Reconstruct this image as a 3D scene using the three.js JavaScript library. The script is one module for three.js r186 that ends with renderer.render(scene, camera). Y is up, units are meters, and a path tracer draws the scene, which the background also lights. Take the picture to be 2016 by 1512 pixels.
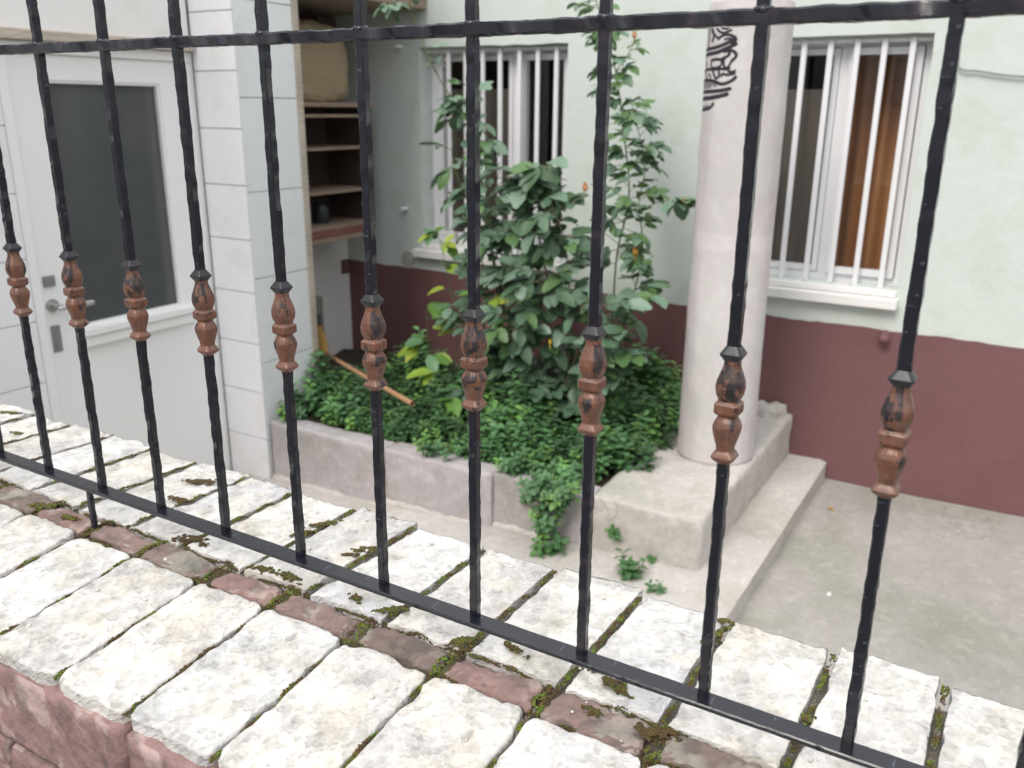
import * as THREE from 'three';
import { mergeGeometries, mergeVertices, toCreasedNormals } from 'three/addons/utils/BufferGeometryUtils.js';
import { RoundedBoxGeometry } from 'three/addons/geometries/RoundedBoxGeometry.js';
import { createNoise3D } from 'simplex-noise';

// ------------------------------------------------------------------ camera, sky, sun, exposure
const scene = new THREE.Scene();
const FOCAL = 1708.4, CAM_Z = 0.6984;                    // focal length in photo pixels, metres from the fence plane (z = 0)
const camera = new THREE.PerspectiveCamera(2 * Math.atan(756 / FOCAL) * 180 / Math.PI, 4 / 3, 0.05, 400);
camera.position.set(0, 0, CAM_Z);
camera.rotation.set(-0.3072, 0.5323, 0.0086, 'YXZ');
camera.focus = 0.98;
camera.userData.fStop = 7.5;
scene.add(camera);
camera.updateMatrixWorld();

const renderer = new THREE.WebGLRenderer({ antialias: true });
renderer.toneMapping = THREE.LinearToneMapping;
renderer.toneMappingExposure = 1.66;
renderer.shadowMap.enabled = true;

{ // overcast sky: brighter overhead, a little blue
  const w = 64, h = 32, d = new Float32Array(w * h * 4);
  for (let j = 0; j < h; j++) for (let i = 0; i < w; i++) {
    const el = ((j + 0.5) / h - 0.5) * Math.PI, s = Math.sin(el), k = (j * w + i) * 4;
    const L = s > 0 ? 0.42 * (1 + 1.9 * s) : 0.2;
    d[k] = L * 0.985; d[k + 1] = L * 1.0; d[k + 2] = L * 1.03; d[k + 3] = 1;
  }
  const t = new THREE.DataTexture(d, w, h, THREE.RGBAFormat, THREE.FloatType);
  t.mapping = THREE.EquirectangularReflectionMapping; t.magFilter = t.minFilter = THREE.LinearFilter; t.needsUpdate = true;
  scene.background = t; scene.environment = t;
}
const sun = new THREE.DirectionalLight(0xfff8ef, 1.3);
sun.position.set(-2.2, 9.5, 8.5); sun.target.position.set(-1.5, -1, -2);
sun.castShadow = true; sun.shadow.radius = 45; sun.shadow.mapSize.set(2048, 2048);
Object.assign(sun.shadow.camera, { left: -8, right: 8, top: 8, bottom: -8, near: 0.5, far: 40 });
scene.add(sun, sun.target);

// ------------------------------------------------------------------ helpers
let seedState = 12345;
const rnd = () => { seedState = (seedState + 0x6d2b79f5) | 0; let t = Math.imul(seedState ^ (seedState >>> 15), 1 | seedState); t = (t + Math.imul(t ^ (t >>> 7), 61 | t)) ^ t; return ((t ^ (t >>> 14)) >>> 0) / 4294967296; };
const rr = (a, b) => a + (b - a) * rnd();
const N3 = createNoise3D(rnd);
const clamp = (x, a = 0, b = 1) => Math.min(b, Math.max(a, x));
const sst = (a, b, x) => { const t = clamp((x - a) / (b - a)); return t * t * (3 - 2 * t); };
const mix = (a, b, t) => a + (b - a) * t;
const V = (x, y, z) => new THREE.Vector3(x, y, z);
// a photo pixel (2016 x 1512) gives a direction; the plane it is met with gives the place
const rayOf = (px, py) => V((px - 1008) / FOCAL, (756 - py) / FOCAL, -1).applyEuler(camera.rotation);
const atZ = (px, py, z) => { const r = rayOf(px, py); return r.multiplyScalar((z - CAM_Z) / r.z).add(camera.position); };
const atY = (px, py, y) => { const r = rayOf(px, py); return r.multiplyScalar(y / r.y).add(camera.position); };
const atX = (px, py, x) => { const r = rayOf(px, py); return r.multiplyScalar(x / r.x).add(camera.position); };

const taken = {};
const numbered = (n) => { const k = taken[n] = (taken[n] ?? -1) + 1; return k ? `${n}_${String(k).padStart(3, '0')}` : n; };
const shade = (o) => { o.castShadow = o.receiveShadow = true; return o; };
function mesh(name, geo, mat, parent) { const m = shade(new THREE.Mesh(geo, mat)); m.name = name; (parent ?? scene).add(m); return m; }
function thing(name, label, category, group, pos = [0, 0, 0]) {
  const g = new THREE.Group(); g.name = numbered(name); g.position.set(...pos); g.userData = { label, category };
  if (group) g.userData.group = group;
  scene.add(g); return g;
}
function tag(o, label, category, group) { o.name = numbered(o.name); o.userData.label = label; o.userData.category = category; if (group) o.userData.group = group; return o; }
function struct(o, label) { o.userData.kind = 'structure'; o.userData.label = label; return o; }

// box-projected uv in metres, per triangle
function boxUV(geo, off = 0) {
  const g = geo.index ? geo.toNonIndexed() : geo, p = g.attributes.position, uv = new Float32Array(p.count * 2);
  const a = V(), b = V(), c = V(), n = V();
  for (let i = 0; i < p.count; i += 3) {
    a.fromBufferAttribute(p, i); b.fromBufferAttribute(p, i + 1); c.fromBufferAttribute(p, i + 2);
    n.subVectors(b, a).cross(V().subVectors(c, a));
    const ax = Math.abs(n.x), ay = Math.abs(n.y), az = Math.abs(n.z);
    [a, b, c].forEach((q, k) => {
      const u = ay >= ax && ay >= az ? [q.x, q.z] : ax >= az ? [q.z, q.y] : [q.x, q.y];
      uv[(i + k) * 2] = u[0] + off; uv[(i + k) * 2 + 1] = u[1] + off * 0.7;
    });
  }
  g.setAttribute('uv', new THREE.BufferAttribute(uv, 2)); return g;
}
const box = (x0, x1, y0, y1, z0, z1, r = 0.003) => {
  const w = x1 - x0, h = y1 - y0, d = z1 - z0, m = Math.min(w, h, d);
  const g = r > 0 ? new RoundedBoxGeometry(w, h, d, 1, Math.min(r, m * 0.45)) : new THREE.BoxGeometry(w, h, d);
  g.translate((x0 + x1) / 2, (y0 + y1) / 2, (z0 + z1) / 2); return boxUV(g, rr(0, 3));
};
const strip = (g) => { const o = g.index ? g.toNonIndexed() : g; for (const k of Object.keys(o.attributes)) if (!['position', 'normal', 'uv', 'color'].includes(k)) o.deleteAttribute(k); return o; };
const join = (list) => mergeGeometries(list.map(strip));
// weathered block: rounded edges, noise in the faces, chipped corners
function roughBox(x0, x1, y0, y1, z0, z1, { cell = 0.03, r = 0.015, amp = 0.004, freq = 9, chip = 0, seed = 0 } = {}) {
  const w = x1 - x0, h = y1 - y0, d = z1 - z0, sg = (l) => Math.max(2, Math.round(l / cell));
  let g = new THREE.BoxGeometry(w, h, d, sg(w), sg(h), sg(d)); g.deleteAttribute('uv'); g.deleteAttribute('normal'); g = mergeVertices(g, 1e-5);
  const p = g.attributes.position, q = V(), c = V();
  for (let i = 0; i < p.count; i++) {
    q.fromBufferAttribute(p, i);
    const wx = q.x + (x0 + x1) / 2, wy = q.y + (y0 + y1) / 2, wz = q.z + (z0 + z1) / 2;
    const rad = r * (1 + chip * Math.max(0, N3(wx * 6 + seed, wy * 6, wz * 6)) * 2.2);
    c.set(clamp(q.x, -w / 2 + rad, w / 2 - rad), clamp(q.y, -h / 2 + rad, h / 2 - rad), clamp(q.z, -d / 2 + rad, d / 2 - rad));
    const n = q.clone().sub(c); const l = n.length(); if (l > 0) n.divideScalar(l); else n.set(0, 1, 0);
    const k = amp * (N3(wx * freq + seed, wy * freq, wz * freq) + 0.5 * N3(wx * freq * 2.7, wy * freq * 2.7 + seed, wz * freq * 2.7));
    q.copy(c).addScaledVector(n, Math.min(l, rad) + k);
    p.setXYZ(i, q.x + (x0 + x1) / 2, q.y + (y0 + y1) / 2, q.z + (z0 + z1) / 2);
  }
  g.computeVertexNormals(); return boxUV(g, seed * 0.37);
}
// an uneven sheet with a skirt all round
function sheet(x0, x1, z0, z1, nx, nz, yf, skirt = 0.3) {
  const pos = [], uv = [], idx = [], at = (i, j) => j * (nx + 1) + i;
  for (let j = 0; j <= nz; j++) for (let i = 0; i <= nx; i++) { const x = mix(x0, x1, i / nx), z = mix(z0, z1, j / nz); pos.push(x, yf(x, z), z); uv.push(x, z); }
  for (let j = 0; j < nz; j++) for (let i = 0; i < nx; i++) idx.push(at(i, j), at(i, j + 1), at(i + 1, j), at(i + 1, j), at(i, j + 1), at(i + 1, j + 1));
  const ring = [];
  for (let i = 0; i <= nx; i++) ring.push(at(i, 0)); for (let j = 1; j <= nz; j++) ring.push(at(nx, j));
  for (let i = nx - 1; i >= 0; i--) ring.push(at(i, nz)); for (let j = nz - 1; j >= 0; j--) ring.push(at(0, j));
  if (skirt) for (let k = 0; k + 1 < ring.length; k++) {
    const a = ring[k], b = ring[k + 1], n = pos.length / 3;
    for (const [v, dy] of [[a, 0], [b, 0], [a, skirt], [b, skirt]]) { pos.push(pos[v * 3], pos[v * 3 + 1] - dy, pos[v * 3 + 2]); uv.push(pos[v * 3] + pos[v * 3 + 2], pos[v * 3 + 1] - dy); }
    idx.push(n, n + 1, n + 2, n + 1, n + 3, n + 2);
  }
  const g = new THREE.BufferGeometry(); g.setAttribute('position', new THREE.Float32BufferAttribute(pos, 3)); g.setAttribute('uv', new THREE.Float32BufferAttribute(uv, 2)); g.setIndex(idx); g.computeVertexNormals(); return g;
}
const tube = (pts, r, seg = 24, rad = 6) => new THREE.TubeGeometry(new THREE.CatmullRomCurve3(pts), seg, r, rad, false);

// ------------------------------------------------------------------ textures (seamless)
const H = new Uint8Array(512); for (let i = 0; i < 256; i++) H[i] = H[i + 256] = Math.floor(rnd() * 256);
function pn(x, y, per, s) {
  const xi = Math.floor(x), yi = Math.floor(y), fx = x - xi, fy = y - yi, u = fx * fx * (3 - 2 * fx), v = fy * fy * (3 - 2 * fy);
  const h = (i, j) => H[(H[(((i % per) + per) % per + s * 17) & 255] + (((j % per) + per) % per) * 7 + s) & 255] / 255;
  return mix(mix(h(xi, yi), h(xi + 1, yi), u), mix(h(xi, yi + 1), h(xi + 1, yi + 1), u), v);
}
const fb = (u, v, per, oct, s) => { let a = 0, w = 0.5, t = 0; for (let o = 0; o < oct; o++) { a += w * pn(u * per, v * per, per, s + o * 3); t += w; w *= 0.55; per *= 2; if (per > 250) break; } return a / t; };
const toS = (x) => { x = clamp(x); return 255 * (x <= 0.0031308 ? 12.92 * x : 1.055 * x ** (1 / 2.4) - 0.055); };
function textures(size, metres, f) { // f(u, v) -> [r, g, b, height]
  const a = new Uint8Array(size * size * 4), b = new Uint8Array(size * size * 4);
  for (let j = 0; j < size; j++) for (let i = 0; i < size; i++) {
    const c = f(i / size, j / size), k = (j * size + i) * 4;
    a[k] = toS(c[0]); a[k + 1] = toS(c[1]); a[k + 2] = toS(c[2]); a[k + 3] = 255; b[k] = b[k + 1] = b[k + 2] = clamp(c[3]) * 255; b[k + 3] = 255;
  }
  return [a, b].map((d, n) => {
    const t = new THREE.DataTexture(d, size, size); t.wrapS = t.wrapT = THREE.RepeatWrapping; t.magFilter = THREE.LinearFilter; t.minFilter = THREE.LinearMipmapLinearFilter;
    t.generateMipmaps = true; t.repeat.set(1 / metres, 1 / metres); if (!n) t.colorSpace = THREE.SRGBColorSpace; t.needsUpdate = true; return t;
  });
}
const std = (o) => new THREE.MeshStandardMaterial({ roughness: 0.85, ...o });
const rgb = (r, g, b) => new THREE.Color().setRGB(r, g, b);

const limeTex = textures(1024, 0.62, (u, v) => {
  const a = fb(u, v, 5, 5, 1), b = fb(u, v, 14, 5, 2), c = fb(u, v, 40, 3, 3), d = fb(u, v, 9, 4, 9), e = fb(u, v, 90, 2, 12);
  const pit = sst(0.58, 0.70, b) * 0.5 + sst(0.62, 0.72, c) * 0.7 + sst(0.66, 0.76, e) * 0.4, cr = sst(0.012, 0.0, Math.abs(d - 0.5)) * sst(0.6, 0.7, a) * 0.4;
  const stain = 0.6 * sst(0.58, 0.76, fb(u, v, 13, 5, 21)), grey = sst(0.5, 0.7, fb(u, v, 6, 4, 31));
  const fine = fb(u, v, 120, 2, 15), blot = sst(0.45, 0.62, fb(u, v, 18, 5, 27)), crust = sst(0.5, 0.6, fb(u, v, 30, 4, 29));
  let k = 0.59 + 0.12 * (a - 0.5) + 0.14 * (e - 0.5) + 0.14 * (fine - 0.5) - 0.13 * pit - 0.12 * cr - 0.075 * blot + 0.06 * crust;
  return [k * (1 - 0.07 * stain - 0.05 * grey), k * (0.978 - 0.11 * stain - 0.04 * grey), k * (0.945 - 0.2 * stain - 0.02 * grey), 0.55 + 0.3 * (a - 0.5) + 0.4 * (c - 0.5) - 0.4 * pit - 0.2 * cr + 0.3 * (e - 0.5) + 0.3 * (fine - 0.5) + 0.12 * crust - 0.08 * blot];
});
const concTex = textures(1024, 1.9, (u, v) => {
  const a = fb(u, v, 4, 6, 4), b = fb(u, v, 24, 4, 5), c = fb(u, v, 120, 2, 6), s = sst(0.5, 0.7, fb(u, v, 5, 5, 8)), w = sst(0.68, 0.8, fb(u, v, 60, 2, 14));
  const cr = sst(0.010, 0.0, Math.abs(fb(u, v, 4, 5, 19) - 0.5)) * sst(0.55, 0.62, fb(u, v, 3, 2, 25));
  const k = 0.46 + 0.14 * (a - 0.5) + 0.08 * (b - 0.5) + 0.07 * (c - 0.5) - 0.05 * s + 0.05 * w - 0.06 * cr;
  return [k * 1.0, k * (0.965 + 0.01 * s), k * (0.945 - 0.04 * s), 0.5 + 0.4 * (b - 0.5) + 0.4 * (c - 0.5) - 0.5 * cr];
});
const plastTex = textures(1024, 1.4, (u, v) => {
  const a = fb(u, v, 5, 5, 41), b = fb(u, v, 40, 4, 42), s = sst(0.55, 0.75, fb(u, v, 9, 5, 43));
  const k = 1 + 0.06 * (a - 0.5) + 0.05 * (b - 0.5) - 0.05 * s; return [0.80 * k, 0.80 * k, 0.80 * k * (1 - 0.03 * s), 0.5 + 0.3 * (a - 0.5) + 0.5 * (b - 0.5)];
});
const redTex = textures(512, 0.42, (u, v) => {
  const a = fb(u, v, 6, 5, 51), b = fb(u, v, 26, 4, 52), c = fb(u, v, 80, 2, 53), p = sst(0.56, 0.68, fb(u, v, 8, 5, 54)), q = sst(0.58, 0.7, fb(u, v, 16, 4, 55));
  const k = 1 + 0.5 * (a - 0.5) + 0.4 * (b - 0.5) + 0.25 * (c - 0.5);
  return [mix(0.30, 0.45, p) * k * (1 - 0.25 * q), mix(0.185, 0.33, p) * k * (1 - 0.2 * q), mix(0.165, 0.29, p) * k * (1 - 0.2 * q), 0.5 + 0.6 * (a - 0.5) + 0.6 * (b - 0.5)];
});
const ironTex = textures(512, 0.16, (u, v) => {
  const a = fb(u, v, 8, 5, 61), b = fb(u, v, 50, 3, 62), f = sst(0.8, 0.88, fb(u, v, 40, 3, 63)), rust = sst(0.74, 0.8, fb(u, v, 7, 5, 64));
  const k = 0.0085 * (1 + 0.7 * (a - 0.5)); return [k + f * 0.05 + rust * 0.014, k + f * 0.05 + rust * 0.005, k * 1.25 + f * 0.055 + rust * 0.006, 0.5 + 0.7 * (a - 0.5) + 0.25 * (b - 0.5)];
});
const woodTex = textures(512, 0.8, (u, v) => {
  const g = fb(u * 1, v, 4, 4, 71), s = 0.5 + 0.5 * Math.sin((v * 34 + 5 * g) * Math.PI * 2), f = fb(u, v, 60, 2, 72), k = 0.8 + 0.3 * (g - 0.5) + 0.15 * (s - 0.5) + 0.15 * (f - 0.5); return [k, k, k, 0.5 + 0.3 * (s - 0.5) + 0.3 * (f - 0.5)];
});
const tinted = (tx, c, bump, o = {}) => std({ map: tx[0], bumpMap: tx[1], bumpScale: bump, color: c, ...o });

const M = {
  lime: [tinted(limeTex, rgb(1, 1, 1), 0.0032), tinted(limeTex, rgb(0.96, 0.95, 0.93), 0.0032), tinted(limeTex, rgb(1.0, 0.985, 0.96), 0.0032)],
  mortar: std({ color: rgb(0.16, 0.145, 0.115), roughness: 1, bumpMap: concTex[1], bumpScale: 0.004 }),
  redFace: tinted(redTex, rgb(0.8, 0.8, 0.84), 0.006), redBrick: [tinted(redTex, rgb(0.64, 0.72, 0.72), 0.006), tinted(redTex, rgb(0.56, 0.68, 0.66), 0.006), tinted(redTex, rgb(0.74, 0.77, 0.78), 0.006)],
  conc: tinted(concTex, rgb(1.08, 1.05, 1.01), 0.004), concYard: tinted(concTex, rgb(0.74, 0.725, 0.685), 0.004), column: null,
  green: tinted(plastTex, rgb(0.745, 0.81, 0.765), 0.003), maroon: tinted(plastTex, rgb(0.215, 0.1, 0.105), 0.003, { roughness: 0.7 }),
  tile: tinted(plastTex, rgb(0.97, 0.97, 1.0), 0.0004, { roughness: 0.4 }), tileShaded: tinted(plastTex, rgb(0.92, 0.95, 0.97), 0.0004, { roughness: 0.4 }), grout: std({ color: rgb(0.34, 0.33, 0.34) }),
  white: std({ color: rgb(0.78, 0.78, 0.8), roughness: 0.4 }), whiteWarm: tinted(plastTex, rgb(1, 0.985, 0.97), 0.001, { roughness: 0.6 }), doorPaint: std({ color: rgb(0.8, 0.805, 0.8), roughness: 0.35 }),
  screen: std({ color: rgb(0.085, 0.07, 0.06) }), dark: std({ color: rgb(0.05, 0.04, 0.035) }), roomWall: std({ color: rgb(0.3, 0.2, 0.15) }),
  glass: new THREE.MeshPhysicalMaterial({ color: 0xffffff, transmission: 1, thickness: 0, roughness: 0.02, ior: 1.5 }),
  doorGlass: new THREE.MeshPhysicalMaterial({ color: rgb(0.15, 0.16, 0.165), transmission: 0.5, thickness: 0, roughness: 0.12, ior: 1.52 }),
  steel: std({ color: rgb(0.5, 0.5, 0.5), metalness: 1, roughness: 0.35 }), steelDull: std({ color: rgb(0.28, 0.28, 0.3), metalness: 0.7, roughness: 0.5 }),
  iron: tinted(ironTex, rgb(0.95, 1.05, 1.35), 0.0003, { roughness: 0.22 }), copper: std({ vertexColors: true, roughness: 0.38, metalness: 0.1, bumpMap: ironTex[1], bumpScale: 0.0003 }),
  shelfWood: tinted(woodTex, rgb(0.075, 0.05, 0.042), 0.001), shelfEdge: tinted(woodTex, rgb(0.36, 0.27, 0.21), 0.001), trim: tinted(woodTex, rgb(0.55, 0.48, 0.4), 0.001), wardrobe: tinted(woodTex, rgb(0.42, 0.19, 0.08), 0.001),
  sack: std({ color: rgb(0.33, 0.26, 0.17), roughness: 0.9 }), curtain: std({ color: rgb(0.45, 0.24, 0.12), roughness: 1 }), parcel: std({ color: rgb(0.2, 0.09, 0.055) }),
  soil: std({ color: rgb(0.055, 0.042, 0.03), roughness: 1, bumpMap: concTex[1], bumpScale: 0.02 }), asphalt: tinted(concTex, rgb(0.26, 0.26, 0.26), 0.004),
  broomYellow: tinted(woodTex, rgb(0.62, 0.36, 0.1), 0.001), broomHandle: tinted(woodTex, rgb(0.5, 0.28, 0.15), 0.001), stem: std({ color: rgb(0.10, 0.13, 0.045) }), cane: std({ color: rgb(0.13, 0.11, 0.06) }),
};

// ------------------------------------------------------------------ ground
const FACADE_Z = -3.9016, PATH = (x, z) => mix(-1.935, -1.79, clamp((x + 3.6) / 2.65)) + 0.004 * N3(x * 2, 0, z * 2) + 0.0015 * N3(x * 9, 3, z * 9);
struct(mesh('ground', sheet(-120, 120, 120, -120, 4, 4, () => -2.05, 0), M.asphalt), 'dark ground sheet around the yard');
struct(mesh('pavement', sheet(-12, 12, 6, 0.2, 24, 12, () => -1.5, 0.5), M.asphalt), 'dark grey street pavement in front of the wall');
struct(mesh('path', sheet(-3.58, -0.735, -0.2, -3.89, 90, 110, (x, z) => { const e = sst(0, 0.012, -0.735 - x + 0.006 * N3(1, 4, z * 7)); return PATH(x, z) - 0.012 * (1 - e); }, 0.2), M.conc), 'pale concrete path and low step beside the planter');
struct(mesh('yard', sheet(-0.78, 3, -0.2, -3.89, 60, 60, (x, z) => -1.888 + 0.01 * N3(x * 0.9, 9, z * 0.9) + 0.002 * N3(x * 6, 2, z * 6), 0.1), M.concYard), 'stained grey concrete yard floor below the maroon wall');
struct(mesh('soil', sheet(-4.02, -1.3, -2.47, -3.89, 50, 30, (x, z) => -1.63 + 0.025 * N3(x * 5, 1, z * 5), 0.2), M.soil), 'dark soil of the planting bed');

// ------------------------------------------------------------------ boundary wall with stone coping
const RIDGE = -0.6, coping = (z) => z > 0 ? RIDGE - 0.1 * z : RIDGE + 0.03 * z;
const wall = thing('boundary_wall', 'low red-faced wall capped with rows of white limestone slabs and mossy joints', 'wall');
{
  const prof = new THREE.Shape([[-0.235, -1.95], [0.21, -1.95], [0.21, coping(0.21) - 0.02], [0.02, coping(0.02) - 0.016], [-0.02, coping(-0.02) - 0.016], [-0.235, coping(-0.235) - 0.02]].map(([z, y]) => new THREE.Vector2(-z, y)));
  const g = new THREE.ExtrudeGeometry(prof, { depth: 5.6, bevelEnabled: false }); g.rotateY(Math.PI / 2); g.translate(-3.58, 0, 0);
  mesh('core', boxUV(g), M.mortar, wall);
}
function copingStone(x0, x1, z0, z1, seed, outer) {  // outer: which z end is free (+1 front, -1 back)
  const nx = 18, nz = 28, ease = (t) => mix(t, 0.5 - 0.5 * Math.cos(Math.PI * t), 0.75), pos = [], uv = [], idx = [], at = (i, j) => j * (nx + 1) + i;
  const ed = (k, a) => 0.0011 * N3(a * 22, k * 7.3, seed) + 0.0008 * N3(a * 70, k * 3.1, seed) + Math.max(0, N3(a * 13, k * 5, seed + 7) - 0.6) * 0.012;
  const off = seed * 0.173, tilt = 0.010 * N3(seed, 1, 1), lift = 0.0025 * N3(seed, 5, 2);
  for (let j = 0; j <= nz; j++) for (let i = 0; i <= nx; i++) {
    const s = ease(i / nx), t = ease(j / nz), z = mix(z0, z1, t), x = mix(x0, x1, s), w = x1 - x0, d = z1 - z0;
    const ds = Math.min(s, 1 - s) * w, dt = Math.min(t, 1 - t) * d;
    let X = x + (s < 0.5 ? 1 : -1) * Math.abs(1 - 2 * s) ** 3 * (ed(s < 0.5 ? 1 : 2, z) + 0.0005), Z = z + (t < 0.5 ? 1 : -1) * Math.abs(1 - 2 * t) ** 3 * ed(t < 0.5 ? 3 : 4, x) * 1.6;
    const cx = clamp(1 - ds / 0.014), cz = clamp(1 - dt / 0.016), cr = cx * cz * 0.004; X += (s < 0.5 ? 1 : -1) * cr; Z += (t < 0.5 ? 1 : -1) * cr;
    const r = 0.0055, h = Math.hypot(clamp(1 - ds / r), clamp(1 - dt / (r * 1.5))), drop = 0.003 * Math.min(1.3, h * h);
    let y = coping(z) + lift + tilt * (x - (x0 + x1) / 2) + 0.0016 * N3(x * 18, z * 18, seed) + 0.0012 * N3(x * 46, z * 46, seed + 3) + 0.0009 * N3(x * 120, z * 120, seed) - 0.0035 * sst(0.5, 0.85, N3(x * 30, z * 30, seed + 11)) - drop;
    pos.push(X, y, Z); uv.push(X + off, Z + off * 1.7);
  }
  for (let j = 0; j < nz; j++) for (let i = 0; i < nx; i++) { const q = [at(i, j), at(i + 1, j), at(i, j + 1), at(i + 1, j + 1)]; if (z1 < z0) idx.push(q[0], q[1], q[2], q[1], q[3], q[2]); else idx.push(q[0], q[2], q[1], q[1], q[2], q[3]); }
  const ring = []; for (let i = 0; i <= nx; i++) ring.push(at(i, 0)); for (let j = 1; j <= nz; j++) ring.push(at(nx, j)); for (let i = nx - 1; i >= 0; i--) ring.push(at(i, nz)); for (let j = nz - 1; j >= 0; j--) ring.push(at(0, j));
  const base = pos.length / 3; ring.forEach((v) => { pos.push(pos[v * 3], pos[v * 3 + 1] - 0.022, pos[v * 3 + 2]); uv.push(uv[v * 2] + 0.02, uv[v * 2 + 1] + 0.022); });
  for (let k = 0; k + 1 < ring.length; k++) { const a = ring[k], b = ring[k + 1], c = base + k, d = base + k + 1; if (z1 < z0) idx.push(a, c, b, b, c, d); else idx.push(a, b, c, b, d, c); }
  const g = new THREE.BufferGeometry(); g.setAttribute('position', new THREE.Float32BufferAttribute(pos, 3)); g.setAttribute('uv', new THREE.Float32BufferAttribute(uv, 2)); g.setIndex(idx); g.computeVertexNormals(); return g;
}
const frontJ = [], backJ = [];
for (let k = -17; k <= 9; k++) frontJ.push(-0.496 + 0.1282 * k + 0.003 * Math.sin(k * 3.7));
for (let k = -19; k <= 8; k++) backJ.push(-0.364 + 0.1222 * k + 0.003 * Math.sin(k * 2.9 + 1));
for (let k = 0; k + 1 < frontJ.length; k++) mesh('coping_stone', copingStone(frontJ[k] + 0.0011, frontJ[k + 1] - 0.0011, 0.026, 0.236 + 0.003 * Math.sin(k * 5), 10 + k, 1), M.lime[k % 3 ? (k % 3 === 1 ? 1 : 2) : 0], wall);
for (let k = 0; k + 1 < backJ.length; k++) mesh('coping_stone', copingStone(backJ[k] + 0.0013, backJ[k + 1] - 0.0013, -0.027, -0.262 + 0.007 * Math.sin(k * 4.1), 60 + k, -1), M.lime[(k * 2 + 1) % 3], wall);
{ // red brick strip along the ridge, one brick for each pair of slabs
  for (let k = 0; k + 1 < frontJ.length; k++) {
    const a = frontJ[k] + 0.004 + rr(0, 0.006), b = frontJ[k + 1] - 0.004 - rr(0, 0.008);
    mesh('brick', roughBox(a, b, RIDGE - 0.04, RIDGE - 0.004 + rr(-0.003, 0.002), -0.025 + rr(0, 0.005), 0.023 + rr(-0.005, 0.003), { cell: 0.005, r: 0.008, amp: 0.0036, freq: 40, chip: 0.8, seed: k + 1 }), M.redBrick[k % 3], wall);
  }
}
{ // red stone blocks of the street face, below the coping
  const rows = [[-0.6395, -0.755], [-0.763, -0.9], [-0.908, -1.06], [-1.068, -1.25], [-1.258, -1.5]];
  rows.forEach(([y1, y0], r) => {
    const js = []; for (let x = -3.5 + (r % 2) * 0.19; x < 2.0; x += 0.385) js.push(r === 0 ? x + 0.055 : x);
    for (let k = 0; k + 1 < js.length; k++) mesh('face_block', roughBox(js[k] + 0.004, js[k + 1] - 0.004, y0, y1, 0.16, 0.2445, { cell: 0.012, r: 0.006, amp: 0.0015, freq: 30, chip: 0.4, seed: r * 31 + k }), M.redFace, wall);
  });
}
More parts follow.
